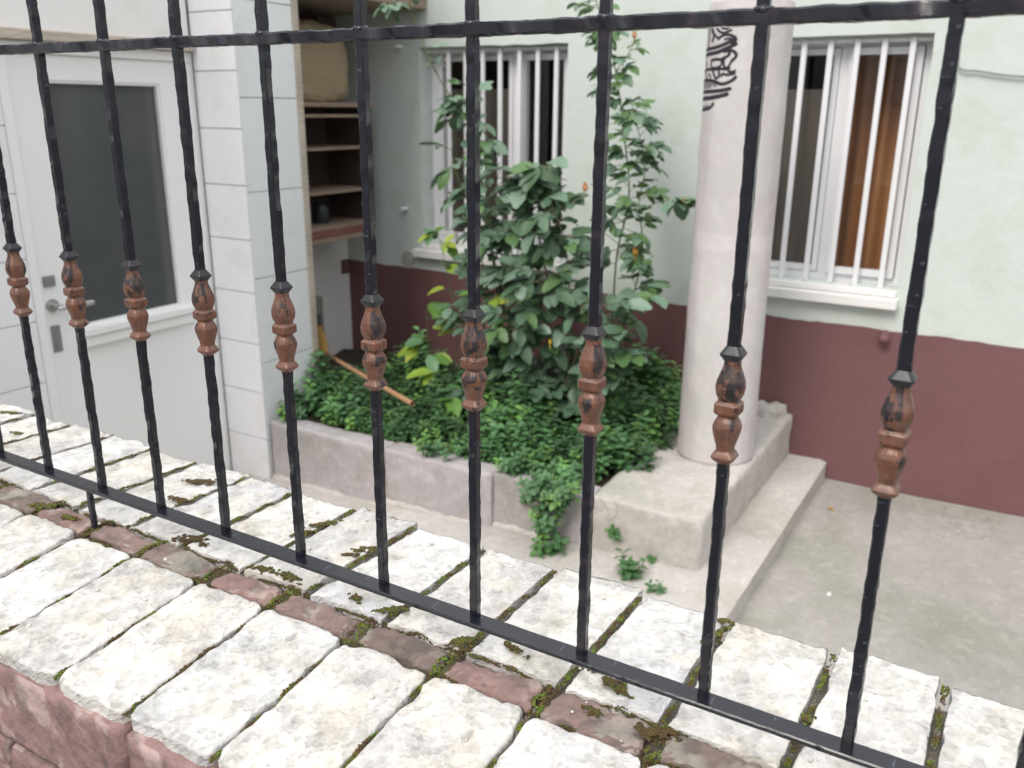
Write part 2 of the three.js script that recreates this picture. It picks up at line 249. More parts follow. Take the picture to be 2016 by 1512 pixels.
// where a photo pixel meets the coping
function onCoping(px, py) { let p = atY(px, py, RIDGE); for (let i = 0; i < 4; i++) p = atY(px, py, coping(p.z)); return p; }
{ // moss and crumbs: tiny cushions in the joints and in the brown patches
  let cush = new THREE.IcosahedronGeometry(1, 1); cush.deleteAttribute('uv'); cush.deleteAttribute('normal'); cush = mergeVertices(cush);
  const p = cush.attributes.position; for (let i = 0; i < p.count; i++) { const k = 1 + 0.3 * N3(p.getX(i) * 2, p.getY(i) * 2, p.getZ(i) * 2); p.setXYZ(i, p.getX(i) * k, p.getY(i) * k * 0.75, p.getZ(i) * k); }
  cush.computeVertexNormals();
  const put = [];
  const patch = (x, z) => { const g = N3(x * 38, 2, z * 38) + rr(-0.3, 0.3); return g > 0.35 ? lime() : g > -0.2 ? olive() : brown(); };
  const olive = () => rgb(rr(0.055, 0.11), rr(0.06, 0.10), rr(0.008, 0.02)), brown = () => rgb(rr(0.05, 0.10), rr(0.035, 0.065), rr(0.012, 0.024)), lime = () => rgb(rr(0.08, 0.14), rr(0.11, 0.18), rr(0.012, 0.03)), grey = () => rgb(rr(0.11, 0.15), rr(0.1, 0.14), rr(0.075, 0.11));
  const along = (x, z0, z1, seed, back) => {
    for (let z = z0; z < z1; z += 0.0005) {
      const n = N3(x * 5 + seed, z * 14, 3), m = N3(seed, z * 24, 8) + (back ? 0.05 : -0.12); const cx = x + 0.0015 * N3(seed, z * 40, 1);
      const green = n > 0.25; if (m < -0.35 && rnd() < 0.85) continue;
      const y = coping(z) - 0.006 + 0.0045 * clamp(m + 0.45) + rr(-0.001, 0.001);
      put.push([cx + rr(-0.0024, 0.0024) * (1 + 0.8 * clamp(m)), y, z, rr(0.0007, 0.0017), m < -0.2 ? grey() : patch(cx, z)]);
    }
  };
  frontJ.forEach((x, k) => along(x, 0.02, 0.235, k * 3.1, false)); backJ.forEach((x, k) => along(x, -0.255, -0.03, k * 2.3 + 50, true));
  // long sides of the brick strip
  for (let x = -1.75; x < 0.35; x += 0.0006) for (const z of [-0.026, 0.0245]) { const m = N3(x * 11, z * 60, 5); if (m > -0.1) put.push([x, coping(z) - 0.01 + 0.009 * clamp(m), z + rr(-0.003, 0.003) * (1 + m), rr(0.0008, 0.0018), rnd() < 0.35 ? olive() : brown()]); }
  // cushions at the ends of the bricks
  frontJ.forEach((x, k) => { const n = 120 + Math.floor(260 * Math.abs(N3(k * 3.3, 1, 1))); for (let i = 0; i < n; i++) { const a = rnd() * 6.28, q = Math.sqrt(rnd()); const gx = x + Math.cos(a) * q * 0.011, gz = -0.002 + Math.sin(a) * q * 0.032; put.push([gx, coping(gz) - 0.007 + 0.004 * (1 - q), gz, rr(0.0008, 0.0019), patch(gx, gz)]); } });
  // patches seen on the stones: pixel centre, half length and half width in metres, turn, how green
  for (const [px, py, a, b, turn, gr] of [[395, 948, 0.035, 0.011, 0.6, 0], [350, 982, 0.03, 0.007, 0.2, 0], [640, 1030, 0.028, 0.007, 0.9, 0.4], [600, 1048, 0.02, 0.006, 0.9, 0.6], [722, 1082, 0.026, 0.009, 0.7, 0.25], [690, 1092, 0.016, 0.005, 0.5, 0.1], [375, 1062, 0.028, 0.012, 0.2, 0], [520, 1120, 0.022, 0.009, 0.1, 0.4], [570, 1135, 0.022, 0.008, -0.2, 0.5], [700, 1175, 0.015, 0.006, -0.3, 0.3], [1190, 1310, 0.016, 0.010, 0.8, 0.1], [1210, 1345, 0.014, 0.009, 0.2, 0.2], [1425, 1222, 0.012, 0.007, 0.2, 0.5], [1410, 1250, 0.024, 0.006, 1.3, 0.6], [1168, 1400, 0.014, 0.006, 0, 0.3], [1295, 1440, 0.022, 0.011, 0.3, 0.1], [1215, 1352, 0.026, 0.007, -0.35, 0.4], [1590, 1412, 0.010, 0.008, 0, 0.5], [80, 995, 0.02, 0.007, 0.2, 0.7], [1010, 1275, 0.02, 0.006, -0.3, 0.3], [135, 1018, 0.02, 0.006, 0.1, 0.6], [915, 1262, 0.02, 0.009, 0.8, 0.6], [770, 1200, 0.022, 0.008, 0.6, 0.7], [20, 812, 0.03, 0.006, 0.4, 0.8], [35, 852, 0.016, 0.004, 0.2, 0.8]]) {
    const c = onCoping(px, py), n = Math.floor(a * b * 5e6) + 40;
    for (let i = 0; i < n; i++) {
      const t = rnd() * 6.28, q = Math.sqrt(rnd()) * 1.35, u = Math.cos(t) * a * q, v = Math.sin(t) * b * q; if (N3(u * 85 + px, v * 85, py) + 0.5 * N3(u * 260, v * 260 + py, px) < 1.5 * q - 1.05) continue;
      const gx = c.x + u * Math.cos(turn) + v * Math.sin(turn), gz = c.z - u * Math.sin(turn) + v * Math.cos(turn);
      put.push([gx, coping(gz) - 0.0005 + 0.002 * (1 - q), gz, rr(0.0008, 0.0017), rnd() < gr ? (rnd() < 0.4 ? lime() : olive()) : brown()]);
    }
  }
  // pale crumbs of stone
  for (let i = 0; i < 110; i++) { const z = rr(-0.24, 0.22), x = rr(-1.6, 0.25); put.push([x, coping(z) + 0.001, z, rr(0.0008, 0.0028), rgb(0.6, 0.58, 0.54)]); }
  const im = shade(new THREE.InstancedMesh(cush, std({ color: 0xffffff, roughness: 1 }), put.length)); im.name = 'moss'; im.userData.kind = 'stuff';
  const m4 = new THREE.Matrix4(), q = new THREE.Quaternion();
  put.forEach(([x, y, z, s, c], i) => { q.setFromEuler(new THREE.Euler(rr(-0.4, 0.4), rr(0, 6.28), rr(-0.4, 0.4))); m4.compose(V(x, y, z), q, V(s, s, s)); im.setMatrixAt(i, m4); im.setColorAt(i, c); });
  wall.add(im);
}

// ------------------------------------------------------------------ wrought iron fence
const fence = thing('iron_fence', 'black wrought iron fence of hammered bars with copper coloured collars on the wall', 'fence');
function hammered(len, w, d, seed, dent = 0.0007, step = 0.0045, ch = 0.26) { // along +y from 0
  const n = Math.ceil(len / step), pos = [], uv = [], idx = [], hw = w / 2, hd = d / 2, k = ch * Math.min(w, d) / 2, ring = [[hw, -hd + k], [hw, hd - k], [hw - k, hd], [-hw + k, hd], [-hw, hd - k], [-hw, -hd + k], [-hw + k, -hd], [hw - k, -hd]];
  for (let j = 0; j <= n; j++) {
    const y = len * j / n;
    ring.forEach(([x, z], i) => {
      const f = Math.floor((i + 1) / 2) % 4, a = N3(y * 42, f * 9.1, seed), b = N3(y * 95, i * 3.7, seed + 5), s = 1 - (dent * (0.55 + 0.75 * a + 0.35 * b)) / Math.max(hw, hd);
      pos.push(x * s, y, z * s); uv.push(i * 0.0045 + seed * 0.07, y + seed * 0.31);
    });
  }
  for (let j = 0; j < n; j++) for (let i = 0; i < 8; i++) { const a = j * 8 + i, b = j * 8 + (i + 1) % 8; idx.push(a, a + 8, b, b, a + 8, b + 8); }
  const c0 = pos.length / 3; pos.push(0, 0, 0, 0, len, 0); uv.push(0, 0, 0, 0); for (let i = 0; i < 8; i++) idx.push(c0, i, (i + 1) % 8, c0 + 1, n * 8 + (i + 1) % 8, n * 8 + i);
  const g = new THREE.BufferGeometry(); g.setAttribute('position', new THREE.Float32BufferAttribute(pos, 3)); g.setAttribute('uv', new THREE.Float32BufferAttribute(uv, 2)); g.setIndex(idx); return toCreasedNormals(g, 0.6);
}
const COLLAR = [[0, 5.6, 4], [0.03, 7.4, 7], [0.07, 10.0, 8], [0.095, 8.2, 7], [0.13, 6.3, 4], [0.17, 7.0, 3.2], [0.23, 9.2, 3], [0.29, 11.3, 3], [0.345, 12.0, 3], [0.40, 11.2, 3], [0.435, 9.6, 3], [0.458, 8.2, 4], [0.468, 9.4, 6], [0.478, 10.7, 7], [0.555, 10.8, 7], [0.57, 9.4, 6], [0.583, 7.6, 4], [0.6, 8.2, 3], [0.63, 10.2, 3], [0.675, 11.8, 3], [0.72, 11.4, 3], [0.78, 9.8, 3], [0.84, 7.8, 3.4], [0.882, 7.0, 4], [0.9, 8.4, 7], [0.94, 10.4, 8], [0.962, 9.2, 7], [1, 5.4, 4]];
function collar(seed) {
  const nv = 104, nu = 64, hgt = 0.1058, pos = [], col = [], uv = [], idx = [], black = [0.014, 0.014, 0.018], cu = [0.165, 0.066, 0.037], cu2 = [0.085, 0.047, 0.034], pale = [0.27, 0.16, 0.125];
  for (let j = 0; j <= nv; j++) {
    const t = j / nv; let k = 0; while (k < COLLAR.length - 2 && COLLAR[k + 1][0] < t) k++;
    const [t0, r0, e0] = COLLAR[k], [t1, r1, e1] = COLLAR[k + 1], f = clamp((t - t0) / (t1 - t0)), r = mix(r0, r1, f) * 0.001, e = mix(e0, e1, f);
    for (let i = 0; i <= nu; i++) {
      const a = i / nu * Math.PI * 2, c = Math.cos(a), s = Math.sin(a), q = r / (Math.abs(c) ** e + Math.abs(s) ** e) ** (1 / e);
      const bulb = (t > 0.14 && t < 0.455) || (t > 0.59 && t < 0.88), rib = bulb ? 1 - 0.045 * Math.max(0, 1 - Math.abs((((a / (Math.PI / 4)) % 1) + 1) % 1 - 0.5) * 8) : 1;
      const x = c * q * rib, z = s * q * rib, y = -t * hgt; pos.push(x, y, z); uv.push(a * 0.012 + seed * 0.2, y);
      const face = Math.floor(((a + Math.PI / 8) / (Math.PI / 4)) + 8) % 8, worn = N3(x * 95 + seed * 9, y * 60, z * 95) + 0.35 * N3(x * 320, y * 320, z * 320 + seed), pick = N3(face * 5.3, t < 0.46 ? 1 : 7, seed * 2.7);
      let b = 0; // black paint left on the metal
      if (t < 0.118) b = 1; else if (t < 0.46) b = pick > -0.15 && worn > -0.1 + 1.1 * Math.abs(t - 0.27) / 0.2 - 0.45 ? 1 : 0; else if (t > 0.59 && t < 0.88) b = pick > 0.05 && worn > 0.15 + Math.abs(t - 0.66) / 0.12 * 0.7 - 0.35 ? 1 : 0; else if (t > 0.89) b = pick > 0.45 && worn > 0.1 ? 1 : 0; else b = worn > 0.75 ? 1 : 0;
      const n = 0.5 + 0.5 * N3(x * 60, y * 40 + seed, z * 60), d = Math.max(0, N3(x * 140, y * 90, z * 140 + seed * 3)), edge = (t > 0.462 && t < 0.482) || (t > 0.9 && t < 0.935) ? 0.4 : 0;
      const base = cu.map((v, m) => mix(mix(v, cu2[m], n * 0.75), pale[m], clamp(0.28 * d + edge * n)));
      const rub = b && t > 0.118 ? clamp(0.35 * d + 0.18 * n) : 0; col.push(...(b ? black.map((v, m) => mix(v, base[m], rub)) : base));
    }
  }
  for (let j = 0; j < nv; j++) for (let i = 0; i < nu; i++) { const a = j * (nu + 1) + i, b = a + nu + 1; idx.push(a, a + 1, b, a + 1, b + 1, b); }
  const g = new THREE.BufferGeometry(); g.setAttribute('position', new THREE.Float32BufferAttribute(pos, 3)); g.setAttribute('uv', new THREE.Float32BufferAttribute(uv, 2)); g.setAttribute('color', new THREE.Float32BufferAttribute(col, 3)); g.setIndex(idx); g.computeVertexNormals(); return g;
}
const RAIL_TOP = 0.0664, RAIL_LOW = -0.5319, COLLAR_TOP = -0.1868;
{
  for (let k = -4; k <= 13; k++) {
    const bar = mesh('bar', hammered(1.05, 0.0107, 0.0107, k + 20), M.iron, fence); bar.position.set(-1.2351 + 0.13 * k + [0, 0.001, 0.0005, -0.0012, 0.0012, 0.0018, -0.0004, 0, -0.001, 0.0006][(k + 20) % 10], RAIL_LOW - 0.003, 0);
    bar.rotation.y = 0.06 * N3(k, 2, 2);
    const c = mesh('collar', collar(k + 9), M.copper, bar); c.position.y = COLLAR_TOP - (RAIL_LOW - 0.003);
    const weld = new THREE.SphereGeometry(0.0075, 12, 8); weld.scale(1.15, 0.55, 1.1); mesh('weld', boxUV(weld), M.iron, bar).position.y = RAIL_TOP - RAIL_LOW + 0.0085;
  }
  const rail = (y, w, d, z, seed, dent, ch) => { const m = mesh('rail', hammered(2.36, w, d, seed, dent, 0.006, ch), M.iron, fence); m.rotation.z = -Math.PI / 2; m.position.set(-1.8, y, z); return m; };
  rail(RAIL_TOP + 0.0005, 0.0125, 0.0125, 0.0005, 91, 0.0008, 0.3); rail(0.43, 0.0125, 0.0125, 0, 92, 0.001, 0.3); rail(RAIL_LOW - 0.003, 0.006, 0.023, 0.0045, 93, 0.0004, 0.4);
  for (const x of [-1.134, 0.42, -1.74]) { const l = mesh('support_leg', hammered(0.085, 0.0085, 0.0085, 77 + x, 0.0006), M.iron, fence); l.position.set(x, RAIL_LOW - 0.088, 0.003); }
}

// ------------------------------------------------------------------ green and maroon house
const house = thing('green_house', 'pale green plastered house with a maroon painted base and two barred windows', 'house');
const WIN = [[-3.39, -2.366, -0.84, 0.352], [-1.47, -0.508, -0.84, 0.343]], TH = 0.24;
{
  const sh = new THREE.Shape([[-4.4, -2], [3, -2], [3, 1.7], [-4.4, 1.7]].map((q) => new THREE.Vector2(...q)));
  for (const [a, b, c, d] of WIN) { // openings with slightly wavering plaster edges
    const pts = [], e = (i, t) => 0.004 * N3(i * 7, t * 3, a);
    for (let i = 0; i < 12; i++) pts.push([mix(a, b, i / 12), c + e(1, i)]); for (let i = 0; i < 12; i++) pts.push([b + e(2, i), mix(c, d, i / 12)]); for (let i = 0; i < 12; i++) pts.push([mix(b, a, i / 12), d + 1.6 * e(3, i * 0.5)]); for (let i = 0; i < 12; i++) pts.push([a + e(4, i), mix(d, c, i / 12)]);
    sh.holes.push(new THREE.Path(pts.map((q) => new THREE.Vector2(...q))));
  }
  const g = new THREE.ExtrudeGeometry(sh, { depth: TH, bevelEnabled: false }); g.translate(0, 0, FACADE_Z - TH); mesh('wall', boxUV(g), M.green, house);
  // maroon base: a thick coat of paint with a hand-drawn upper edge
  const pts = [[-4.03, -1.99]]; pts.push([3, -1.99]); for (let i = 0; i <= 160; i++) { const x = mix(3, -4.03, i / 160); pts.push([x, mix(-1.01, -1.045, clamp((x + 4) / 3.2)) + 0.007 * N3(x * 2.2, 4, 0) + 0.004 * N3(x * 9, 2, 0)]); }
  const gp = new THREE.ExtrudeGeometry(new THREE.Shape(pts.map((q) => new THREE.Vector2(...q))), { depth: 0.006, bevelEnabled: false }); gp.translate(0, 0, FACADE_Z + 0.0005); mesh('painted_base', boxUV(gp), M.maroon, house);
  for (const [n, gg] of [['side_wall', box(-4.4, -4.25, -2, 1.7, -7, FACADE_Z - TH, 0)], ['side_wall', box(2.8, 3, -2, 1.7, -7, FACADE_Z - TH, 0)], ['back_wall', box(-4.4, 3, -2, 1.7, -7.2, -7, 0)], ['roof', box(-4.4, 3, 1.7, 1.85, -7.2, FACADE_Z + 0.06, 0)]]) mesh(n, gg, M.roomWall, house);
  mesh('ceiling', box(-4.25, 2.8, 0.9, 1.0, -7, FACADE_Z - TH - 0.002, 0), M.roomWall, house); mesh('floor', box(-4.25, 2.8, -1.6, -1.5, -7, FACADE_Z - TH - 0.002, 0), M.roomWall, house);
  mesh('partition', box(-2.1, -2.0, -1.5, 0.9, -7, FACADE_Z - TH - 0.002, 0), M.roomWall, house);
  // small fittings on the wall
  for (const [px, py] of [[797, 411], [786, 92]]) { const p = atZ(px, py, FACADE_Z + 0.02), h = join([new THREE.CylinderGeometry(0.008, 0.01, 0.05, 10).rotateX(Math.PI / 2), new THREE.SphereGeometry(0.018, 12, 8).scale(1.5, 0.75, 0.7).translate(0, 0, 0.022)]); mesh('wall_hook', h, M.white, house).position.copy(p); }
  { const p = atZ(805, 508, FACADE_Z); const g2 = new THREE.CylinderGeometry(0.05, 0.056, 0.02, 20).rotateX(Math.PI / 2); mesh('vent_cover', boxUV(g2), M.conc, house).position.copy(p); }
  { const p = atZ(1742, 660, FACADE_Z + 0.03), g2 = join([boxUV(new THREE.CylinderGeometry(0.018, 0.022, 0.07, 12).rotateX(Math.PI / 2)), boxUV(new THREE.SphereGeometry(0.028, 14, 10).translate(0, -0.012, 0.02))]); mesh('pipe_stub', g2, M.maroon, house).position.copy(p); }
}
function makeWindow([a, b, c, d], mullL, mullR, bars, label) {
  const w = new THREE.Group(); w.name = 'window'; w.userData.label = label; house.add(w);
  const z = -4.03, zb = z - 0.05, F = 0.05;
  mesh('frame', join([box(a - 0.005, a + F, c, d + 0.01, zb, z), box(b - F * 0.8, b + 0.005, c, d + 0.01, zb, z), box(a + F, b - F * 0.8, d - 0.045, d + 0.01, zb, z), box(a + F, b - F * 0.8, c - 0.01, c + 0.035, zb, z), box(mullL + 0.03, mullR - 0.03, c + 0.035, d - 0.045, zb, z)]), M.white, w);
  const sash = (x0, x1, f, zz) => {
    const y0 = c + 0.037, y1 = d - 0.047;
    mesh('sash', join([box(x0, x0 + f, y0, y1, zz - 0.03, zz + 0.018), box(x1 - f, x1, y0, y1, zz - 0.03, zz + 0.018), box(x0 + f, x1 - f, y1 - f, y1, zz - 0.03, zz + 0.018), box(x0 + f, x1 - f, y0, y0 + f, zz - 0.03, zz + 0.018)]), M.white, w);
    mesh('pane', new THREE.PlaneGeometry(x1 - x0 - 2 * f + 0.004, y1 - y0 - 2 * f + 0.004).translate((x0 + x1) / 2, (y0 + y1) / 2, zz - 0.012), M.glass, w);
    return [x0 + f, x1 - f, y0 + f, y1 - f];
  };
  const [sx0, sx1, sy0, sy1] = sash(a + F + 0.004, mullL + 0.028, 0.03, z - 0.012); sash(mullR - 0.036, b - F * 0.8 - 0.004, 0.034, z + 0.006);
  mesh('fly_screen', new THREE.BoxGeometry(sx1 - sx0, sy1 - sy0 - 0.16, 0.004).translate((sx0 + sx1) / 2, (sy0 + sy1 - 0.16) / 2, z - 0.052), M.screen, w);
  mesh('sill', join([box(a - 0.05, b + 0.012, c - 0.09, c - 0.035, FACADE_Z - 0.06, FACADE_Z + 0.065, 0.008), box(a + 0.002, b - 0.002, c - 0.033, c - 0.002, FACADE_Z - 0.13, FACADE_Z + 0.03, 0.006)]), M.whiteWarm, w);
  for (const x of bars) mesh('security_bar', box(x - 0.0135, x + 0.0135, c - 0.001, d - 0.012, -3.962, -3.944, 0.004), M.white, w);
  mesh('bar_rail', box(a + 0.004, b - 0.004, d - 0.03, d - 0.014, -3.968, -3.963, 0), M.white, w);
  return w;
}
makeWindow(WIN[0], -2.822, -2.69, [-2.462, -2.584, -2.706, -2.839, -2.96, -3.083, -3.207], 'white framed barred window behind the rose bush');
makeWindow(WIN[1], -0.957, -0.845, [-0.597, -0.72, -0.842, -0.965, -1.09, -1.212, -1.335], 'white framed barred window beside the stone column');
// furniture glimpsed through the panes
{
  const c = thing('curtain', 'brown curtain hanging inside the window beside the column', 'curtain'); const pos = [], idx = [], n = 70;
  for (let i = 0; i <= n; i++) { const x = mix(-0.98, -0.05, i / n), z = -4.34 + 0.028 * Math.sin(i * 0.75) + 0.012 * Math.sin(i * 0.31 + 1); pos.push(x, -1.0, z, x, 0.5, z - 0.012); } for (let i = 0; i < n; i++) { const a = i * 2; idx.push(a, a + 2, a + 1, a + 1, a + 2, a + 3); }
  const g = new THREE.BufferGeometry(); g.setAttribute('position', new THREE.Float32BufferAttribute(pos, 3)); g.setIndex(idx); g.computeVertexNormals(); mesh('cloth', g, new THREE.MeshStandardMaterial({ color: rgb(0.42, 0.2, 0.085), roughness: 1, side: THREE.DoubleSide }), c);
  mesh('curtain_rod', new THREE.CylinderGeometry(0.012, 0.012, 1.1, 10).rotateZ(Math.PI / 2).translate(-0.5, 0.51, -4.35), M.dark, c);
}
{ // loose cable sagging along the wall
  const pts = [[1888, 133], [1925, 139], [1970, 146], [2016, 150], [2080, 150], [2160, 146]].map(([x, y]) => atZ(x, y, FACADE_Z + 0.02)); pts.push(V(0.6, 0.2, FACADE_Z + 0.01));
  pts.unshift(V(-0.44, 0.34, FACADE_Z + 0.005));
  tag(mesh('wall_cable', tube(pts, 0.006, 60, 8), std({ color: rgb(0.32, 0.36, 0.33), roughness: 0.6 })), 'thin grey cable sagging across the pale green wall', 'cable');
}

// ------------------------------------------------------------------ white tiled house with the glazed door
const DX = -3.6, PZ = -2.354, PX = -3.312, PZB = -2.742;
const white = thing('white_house', 'white tiled house corner with a glazed white door and a tiled pilaster', 'house');
{
  const wl = M.whiteWarm;
  mesh('wall', join([box(-3.82, DX, 0.262, 2.0, PZ + 0.012, 1.2, 0), box(-3.82, DX - 0.012, -2, 0.262, -1.385, 1.2, 0)]), wl, white);
  mesh('core', join([box(-3.82, PX - 0.012, -2, 2, PZB - 0.0, PZ - 0.012, 0)]), M.grout, white);
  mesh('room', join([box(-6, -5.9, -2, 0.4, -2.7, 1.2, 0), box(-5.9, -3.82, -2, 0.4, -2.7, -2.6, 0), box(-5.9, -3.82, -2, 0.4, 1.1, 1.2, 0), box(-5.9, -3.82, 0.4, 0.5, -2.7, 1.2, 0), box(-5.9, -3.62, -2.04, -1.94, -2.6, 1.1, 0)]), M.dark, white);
  const rows = [2.0, 1.735, 1.47, 1.205, 0.94, 0.685, 0.423, 0.16, -0.103, -0.37, -0.635, -0.902, -1.169, -1.433, -1.692, -1.96];
  for (let k = 0; k + 1 < rows.length; k++) mesh('tile', box(DX + 0.001, PX, rows[k + 1] + 0.002, rows[k] - 0.002, PZ - 0.012, PZ, 0.002), M.tile, white);
  const rs = [2.0, 1.785, 1.35, 0.913, 0.476, 0.04, -0.403, -0.832, -1.273, -1.702, -1.98];
  for (let k = 0; k + 1 < rs.length; k++) mesh('tile', box(PX - 0.012, PX - 0.0005, rs[k + 1] + 0.002, rs[k] - 0.002, PZB, PZ - 0.0125, 0.002), M.tileShaded, white);  // pilaster flank: shaded side put into a darker copy of the tile colour
  const rl = [0.19, -0.081, -0.35, -0.62, -0.888, -1.16, -1.43, -1.7, -1.95], cl = [-1.39, -1.0, -0.55, -0.1, 0.35, 0.8];
  for (let k = 0; k + 1 < rl.length; k++) for (let j = 0; j + 1 < cl.length; j++) mesh('tile', box(DX - 0.0115, DX, rl[k + 1] + 0.002, rl[k] - 0.002, cl[j] + 0.002, cl[j + 1] - 0.002, 0.002), M.tile, white);
  mesh('wall', box(DX - 0.1, DX - 0.006, -1.94, 0.245, PZ + 0.0008, PZ + 0.0132, 0), wl, white);
  mesh('trim', box(DX - 0.02, DX + 0.035, 0.246, 0.29, PZ + 0.013, 1.2, 0.006), M.trim, white);
  mesh('corner_strip', box(PX - 0.05, PX + 0.004, -2, 2, PZB - 0.045, PZB - 0.001, 0.004), M.trim, white);
  // door: frame, leaf with a big pane, drip ledge, lever, lock
  const d = new THREE.Group(); d.name = 'door'; white.add(d);
  const z0 = PZ + 0.014, z1 = -1.392, X = DX - 0.02;
  mesh('door_frame', join([box(X - 0.08, X + 0.016, -1.93, 0.2, z1 - 0.045, z1, 0.004), box(X - 0.08, X + 0.016, -1.93, 0.2, z0, z0 + 0.045, 0.004), box(X - 0.08, X + 0.016, 0.2, 0.245, z0, z1, 0.004)]), M.doorPaint, d);
  const l0 = z0 + 0.049, l1 = z1 - 0.049, g0 = -2.165, g1 = -1.6, gy0 = -0.965, gy1 = 0.1, T = 0.05;
  { const sh = new THREE.Shape([[-l1, -1.91], [-l0, -1.91], [-l0, 0.196], [-l1, 0.196]].map((q) => new THREE.Vector2(...q))); sh.holes.push(new THREE.Path([[-g1, gy0], [-g0, gy0], [-g0, gy1], [-g1, gy1]].map((q) => new THREE.Vector2(...q)))); const g = new THREE.ExtrudeGeometry(sh, { depth: T - 0.006, bevelThickness: 0.003, bevelSize: 0.003, bevelSegments: 2 }); g.rotateY(Math.PI / 2); g.translate(X - T + 0.003, 0, 0); mesh('leaf', boxUV(g), M.doorPaint, d); }
  const gb = 0.014; mesh('glazing_bead', join([box(X - 0.035, X - 0.006, gy0, gy1, g0, g0 + gb, 0.003), box(X - 0.035, X - 0.006, gy0, gy1, g1 - gb, g1, 0.003), box(X - 0.035, X - 0.006, gy1 - gb, gy1, g0 + gb, g1 - gb, 0.003), box(X - 0.035, X - 0.006, gy0, gy0 + gb, g0 + gb, g1 - gb, 0.003)]), M.doorPaint, d);
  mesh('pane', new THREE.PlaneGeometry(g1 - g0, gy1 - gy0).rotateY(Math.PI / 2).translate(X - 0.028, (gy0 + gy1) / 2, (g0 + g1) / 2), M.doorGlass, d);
  mesh('ledge', join([box(X, X + 0.045, -1.0, -0.963, -2.225, g1 + 0.01, 0.006), box(X, X + 0.03, -1.052, -1.002, -2.215, g1 + 0.004, 0.006)]), M.doorPaint, d);
  const hz = -1.478, hy = -0.835;
  mesh('handle', join([new THREE.CylinderGeometry(0.028, 0.028, 0.012, 20).rotateZ(Math.PI / 2).translate(X + 0.006, hy, hz), new THREE.CylinderGeometry(0.011, 0.011, 0.06, 14).rotateZ(Math.PI / 2).translate(X + 0.04, hy, hz), new THREE.CapsuleGeometry(0.012, 0.15, 4, 12).rotateX(Math.PI / 2).translate(X + 0.065, hy - 0.006, hz - 0.075)]), M.steel, d);
  mesh('lock_plate', join([box(X, X + 0.006, -1.045, -0.925, hz - 0.02, hz + 0.022, 0.002), new THREE.CylinderGeometry(0.012, 0.012, 0.014, 16).rotateZ(Math.PI / 2).translate(X + 0.008, -1.015, hz)]), M.steelDull, d);
  mesh('upper_lock', box(X, X + 0.012, -0.752, -0.705, hz - 0.028, hz + 0.024, 0.003), M.steelDull, d);
}
// alcove between the two houses: side wall, canopy, hanging shelves
const alcove = thing('alcove_wall', 'whitewashed side wall of the covered alcove below the shelves', 'wall');
mesh('wall', box(-4.2, -4.03, -2, 0.015, FACADE_Z + 0.008, PZB - 0.05, 0), M.whiteWarm, alcove);
// added brown-lined enclosure under the lengthened canopy, keeps the space above the shelves dark
mesh('added_dark_recess', join([box(-5.3, -5.2, -0.05, 0.558, FACADE_Z + 0.01, PZB - 0.052, 0), box(-5.198, -4.202, -0.05, 0.012, FACADE_Z + 0.01, PZB - 0.052, 0), box(-5.198, -4.04, 0.016, 0.556, FACADE_Z + 0.012, FACADE_Z + 0.05, 0), box(-5.198, -4.04, 0.016, 0.556, PZB - 0.1, PZB - 0.054, 0)]), M.roomWall, alcove);
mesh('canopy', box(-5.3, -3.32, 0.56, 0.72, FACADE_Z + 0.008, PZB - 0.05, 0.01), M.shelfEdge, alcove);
mesh('painted_patch', box(-4.031, -4.026, -1.1, -1.0, FACADE_Z + 0.01, FACADE_Z + 0.09, 0.002), M.maroon, alcove);
{
  const s = thing('hanging_shelves', 'brown open shelf cabinet with pale edges and shade painted into its inside, in the alcove', 'shelves'), xf = -3.65, xb = -4.02, z0 = -3.74, z1 = -2.86, t = 0.02;
  mesh('back_panel', box(xb, xb + 0.01, -0.74, 0.02, z0, z1, 0), M.shelfWood, s);  // inner panels coloured dark: shade of the deep alcove put into the wood
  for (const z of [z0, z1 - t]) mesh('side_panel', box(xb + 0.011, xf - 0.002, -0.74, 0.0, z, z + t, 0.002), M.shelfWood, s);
  mesh('top_board', join([box(xb, xf + 0.015, 0.001, 0.028, z0 - 0.01, z1 + 0.01, 0.003)]), M.shelfEdge, s);
  mesh('top_slat', box(xf - 0.012, xf, -0.058, -0.04, z0 + t, z1 - t, 0.002), M.shelfEdge, s);
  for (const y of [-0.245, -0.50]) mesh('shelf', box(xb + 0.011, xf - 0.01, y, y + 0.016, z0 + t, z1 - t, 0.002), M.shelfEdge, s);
  mesh('bottom_board', box(xb + 0.011, xf - 0.008, -0.71, -0.692, z0 + t, z1 - t, 0.002), M.shelfEdge, s);
  mesh('valance', box(xf - 0.016, xf - 0.004, -0.755, -0.71, z0, z1, 0.002), tinted(woodTex, rgb(0.26, 0.11, 0.08), 0.001), s);
  mesh('lower_rail', box(xb, xf + 0.004, -0.785, -0.757, z0, z1, 0.003), M.shelfEdge, s);
  const jar = (y, z, r, h, c, label) => { const g = new THREE.LatheGeometry([[0, 0], [r, 0], [r, h * 0.7], [r * 0.6, h * 0.85], [r * 0.6, h], [0, h]].map((q) => new THREE.Vector2(...q)), 18); const m = mesh('jar', g, std({ color: c, roughness: 0.3 }), scene); m.position.set(-3.82, y, z); tag(m, label, 'jar'); };
  jar(-0.691, -3.26, 0.05, 0.16, rgb(0.05, 0.08, 0.13), 'dim blue jar on the lowest shelf in the alcove'); jar(-0.691, -3.42, 0.045, 0.13, rgb(0.04, 0.05, 0.055), 'squat dark jar on the lowest shelf in the alcove');
}
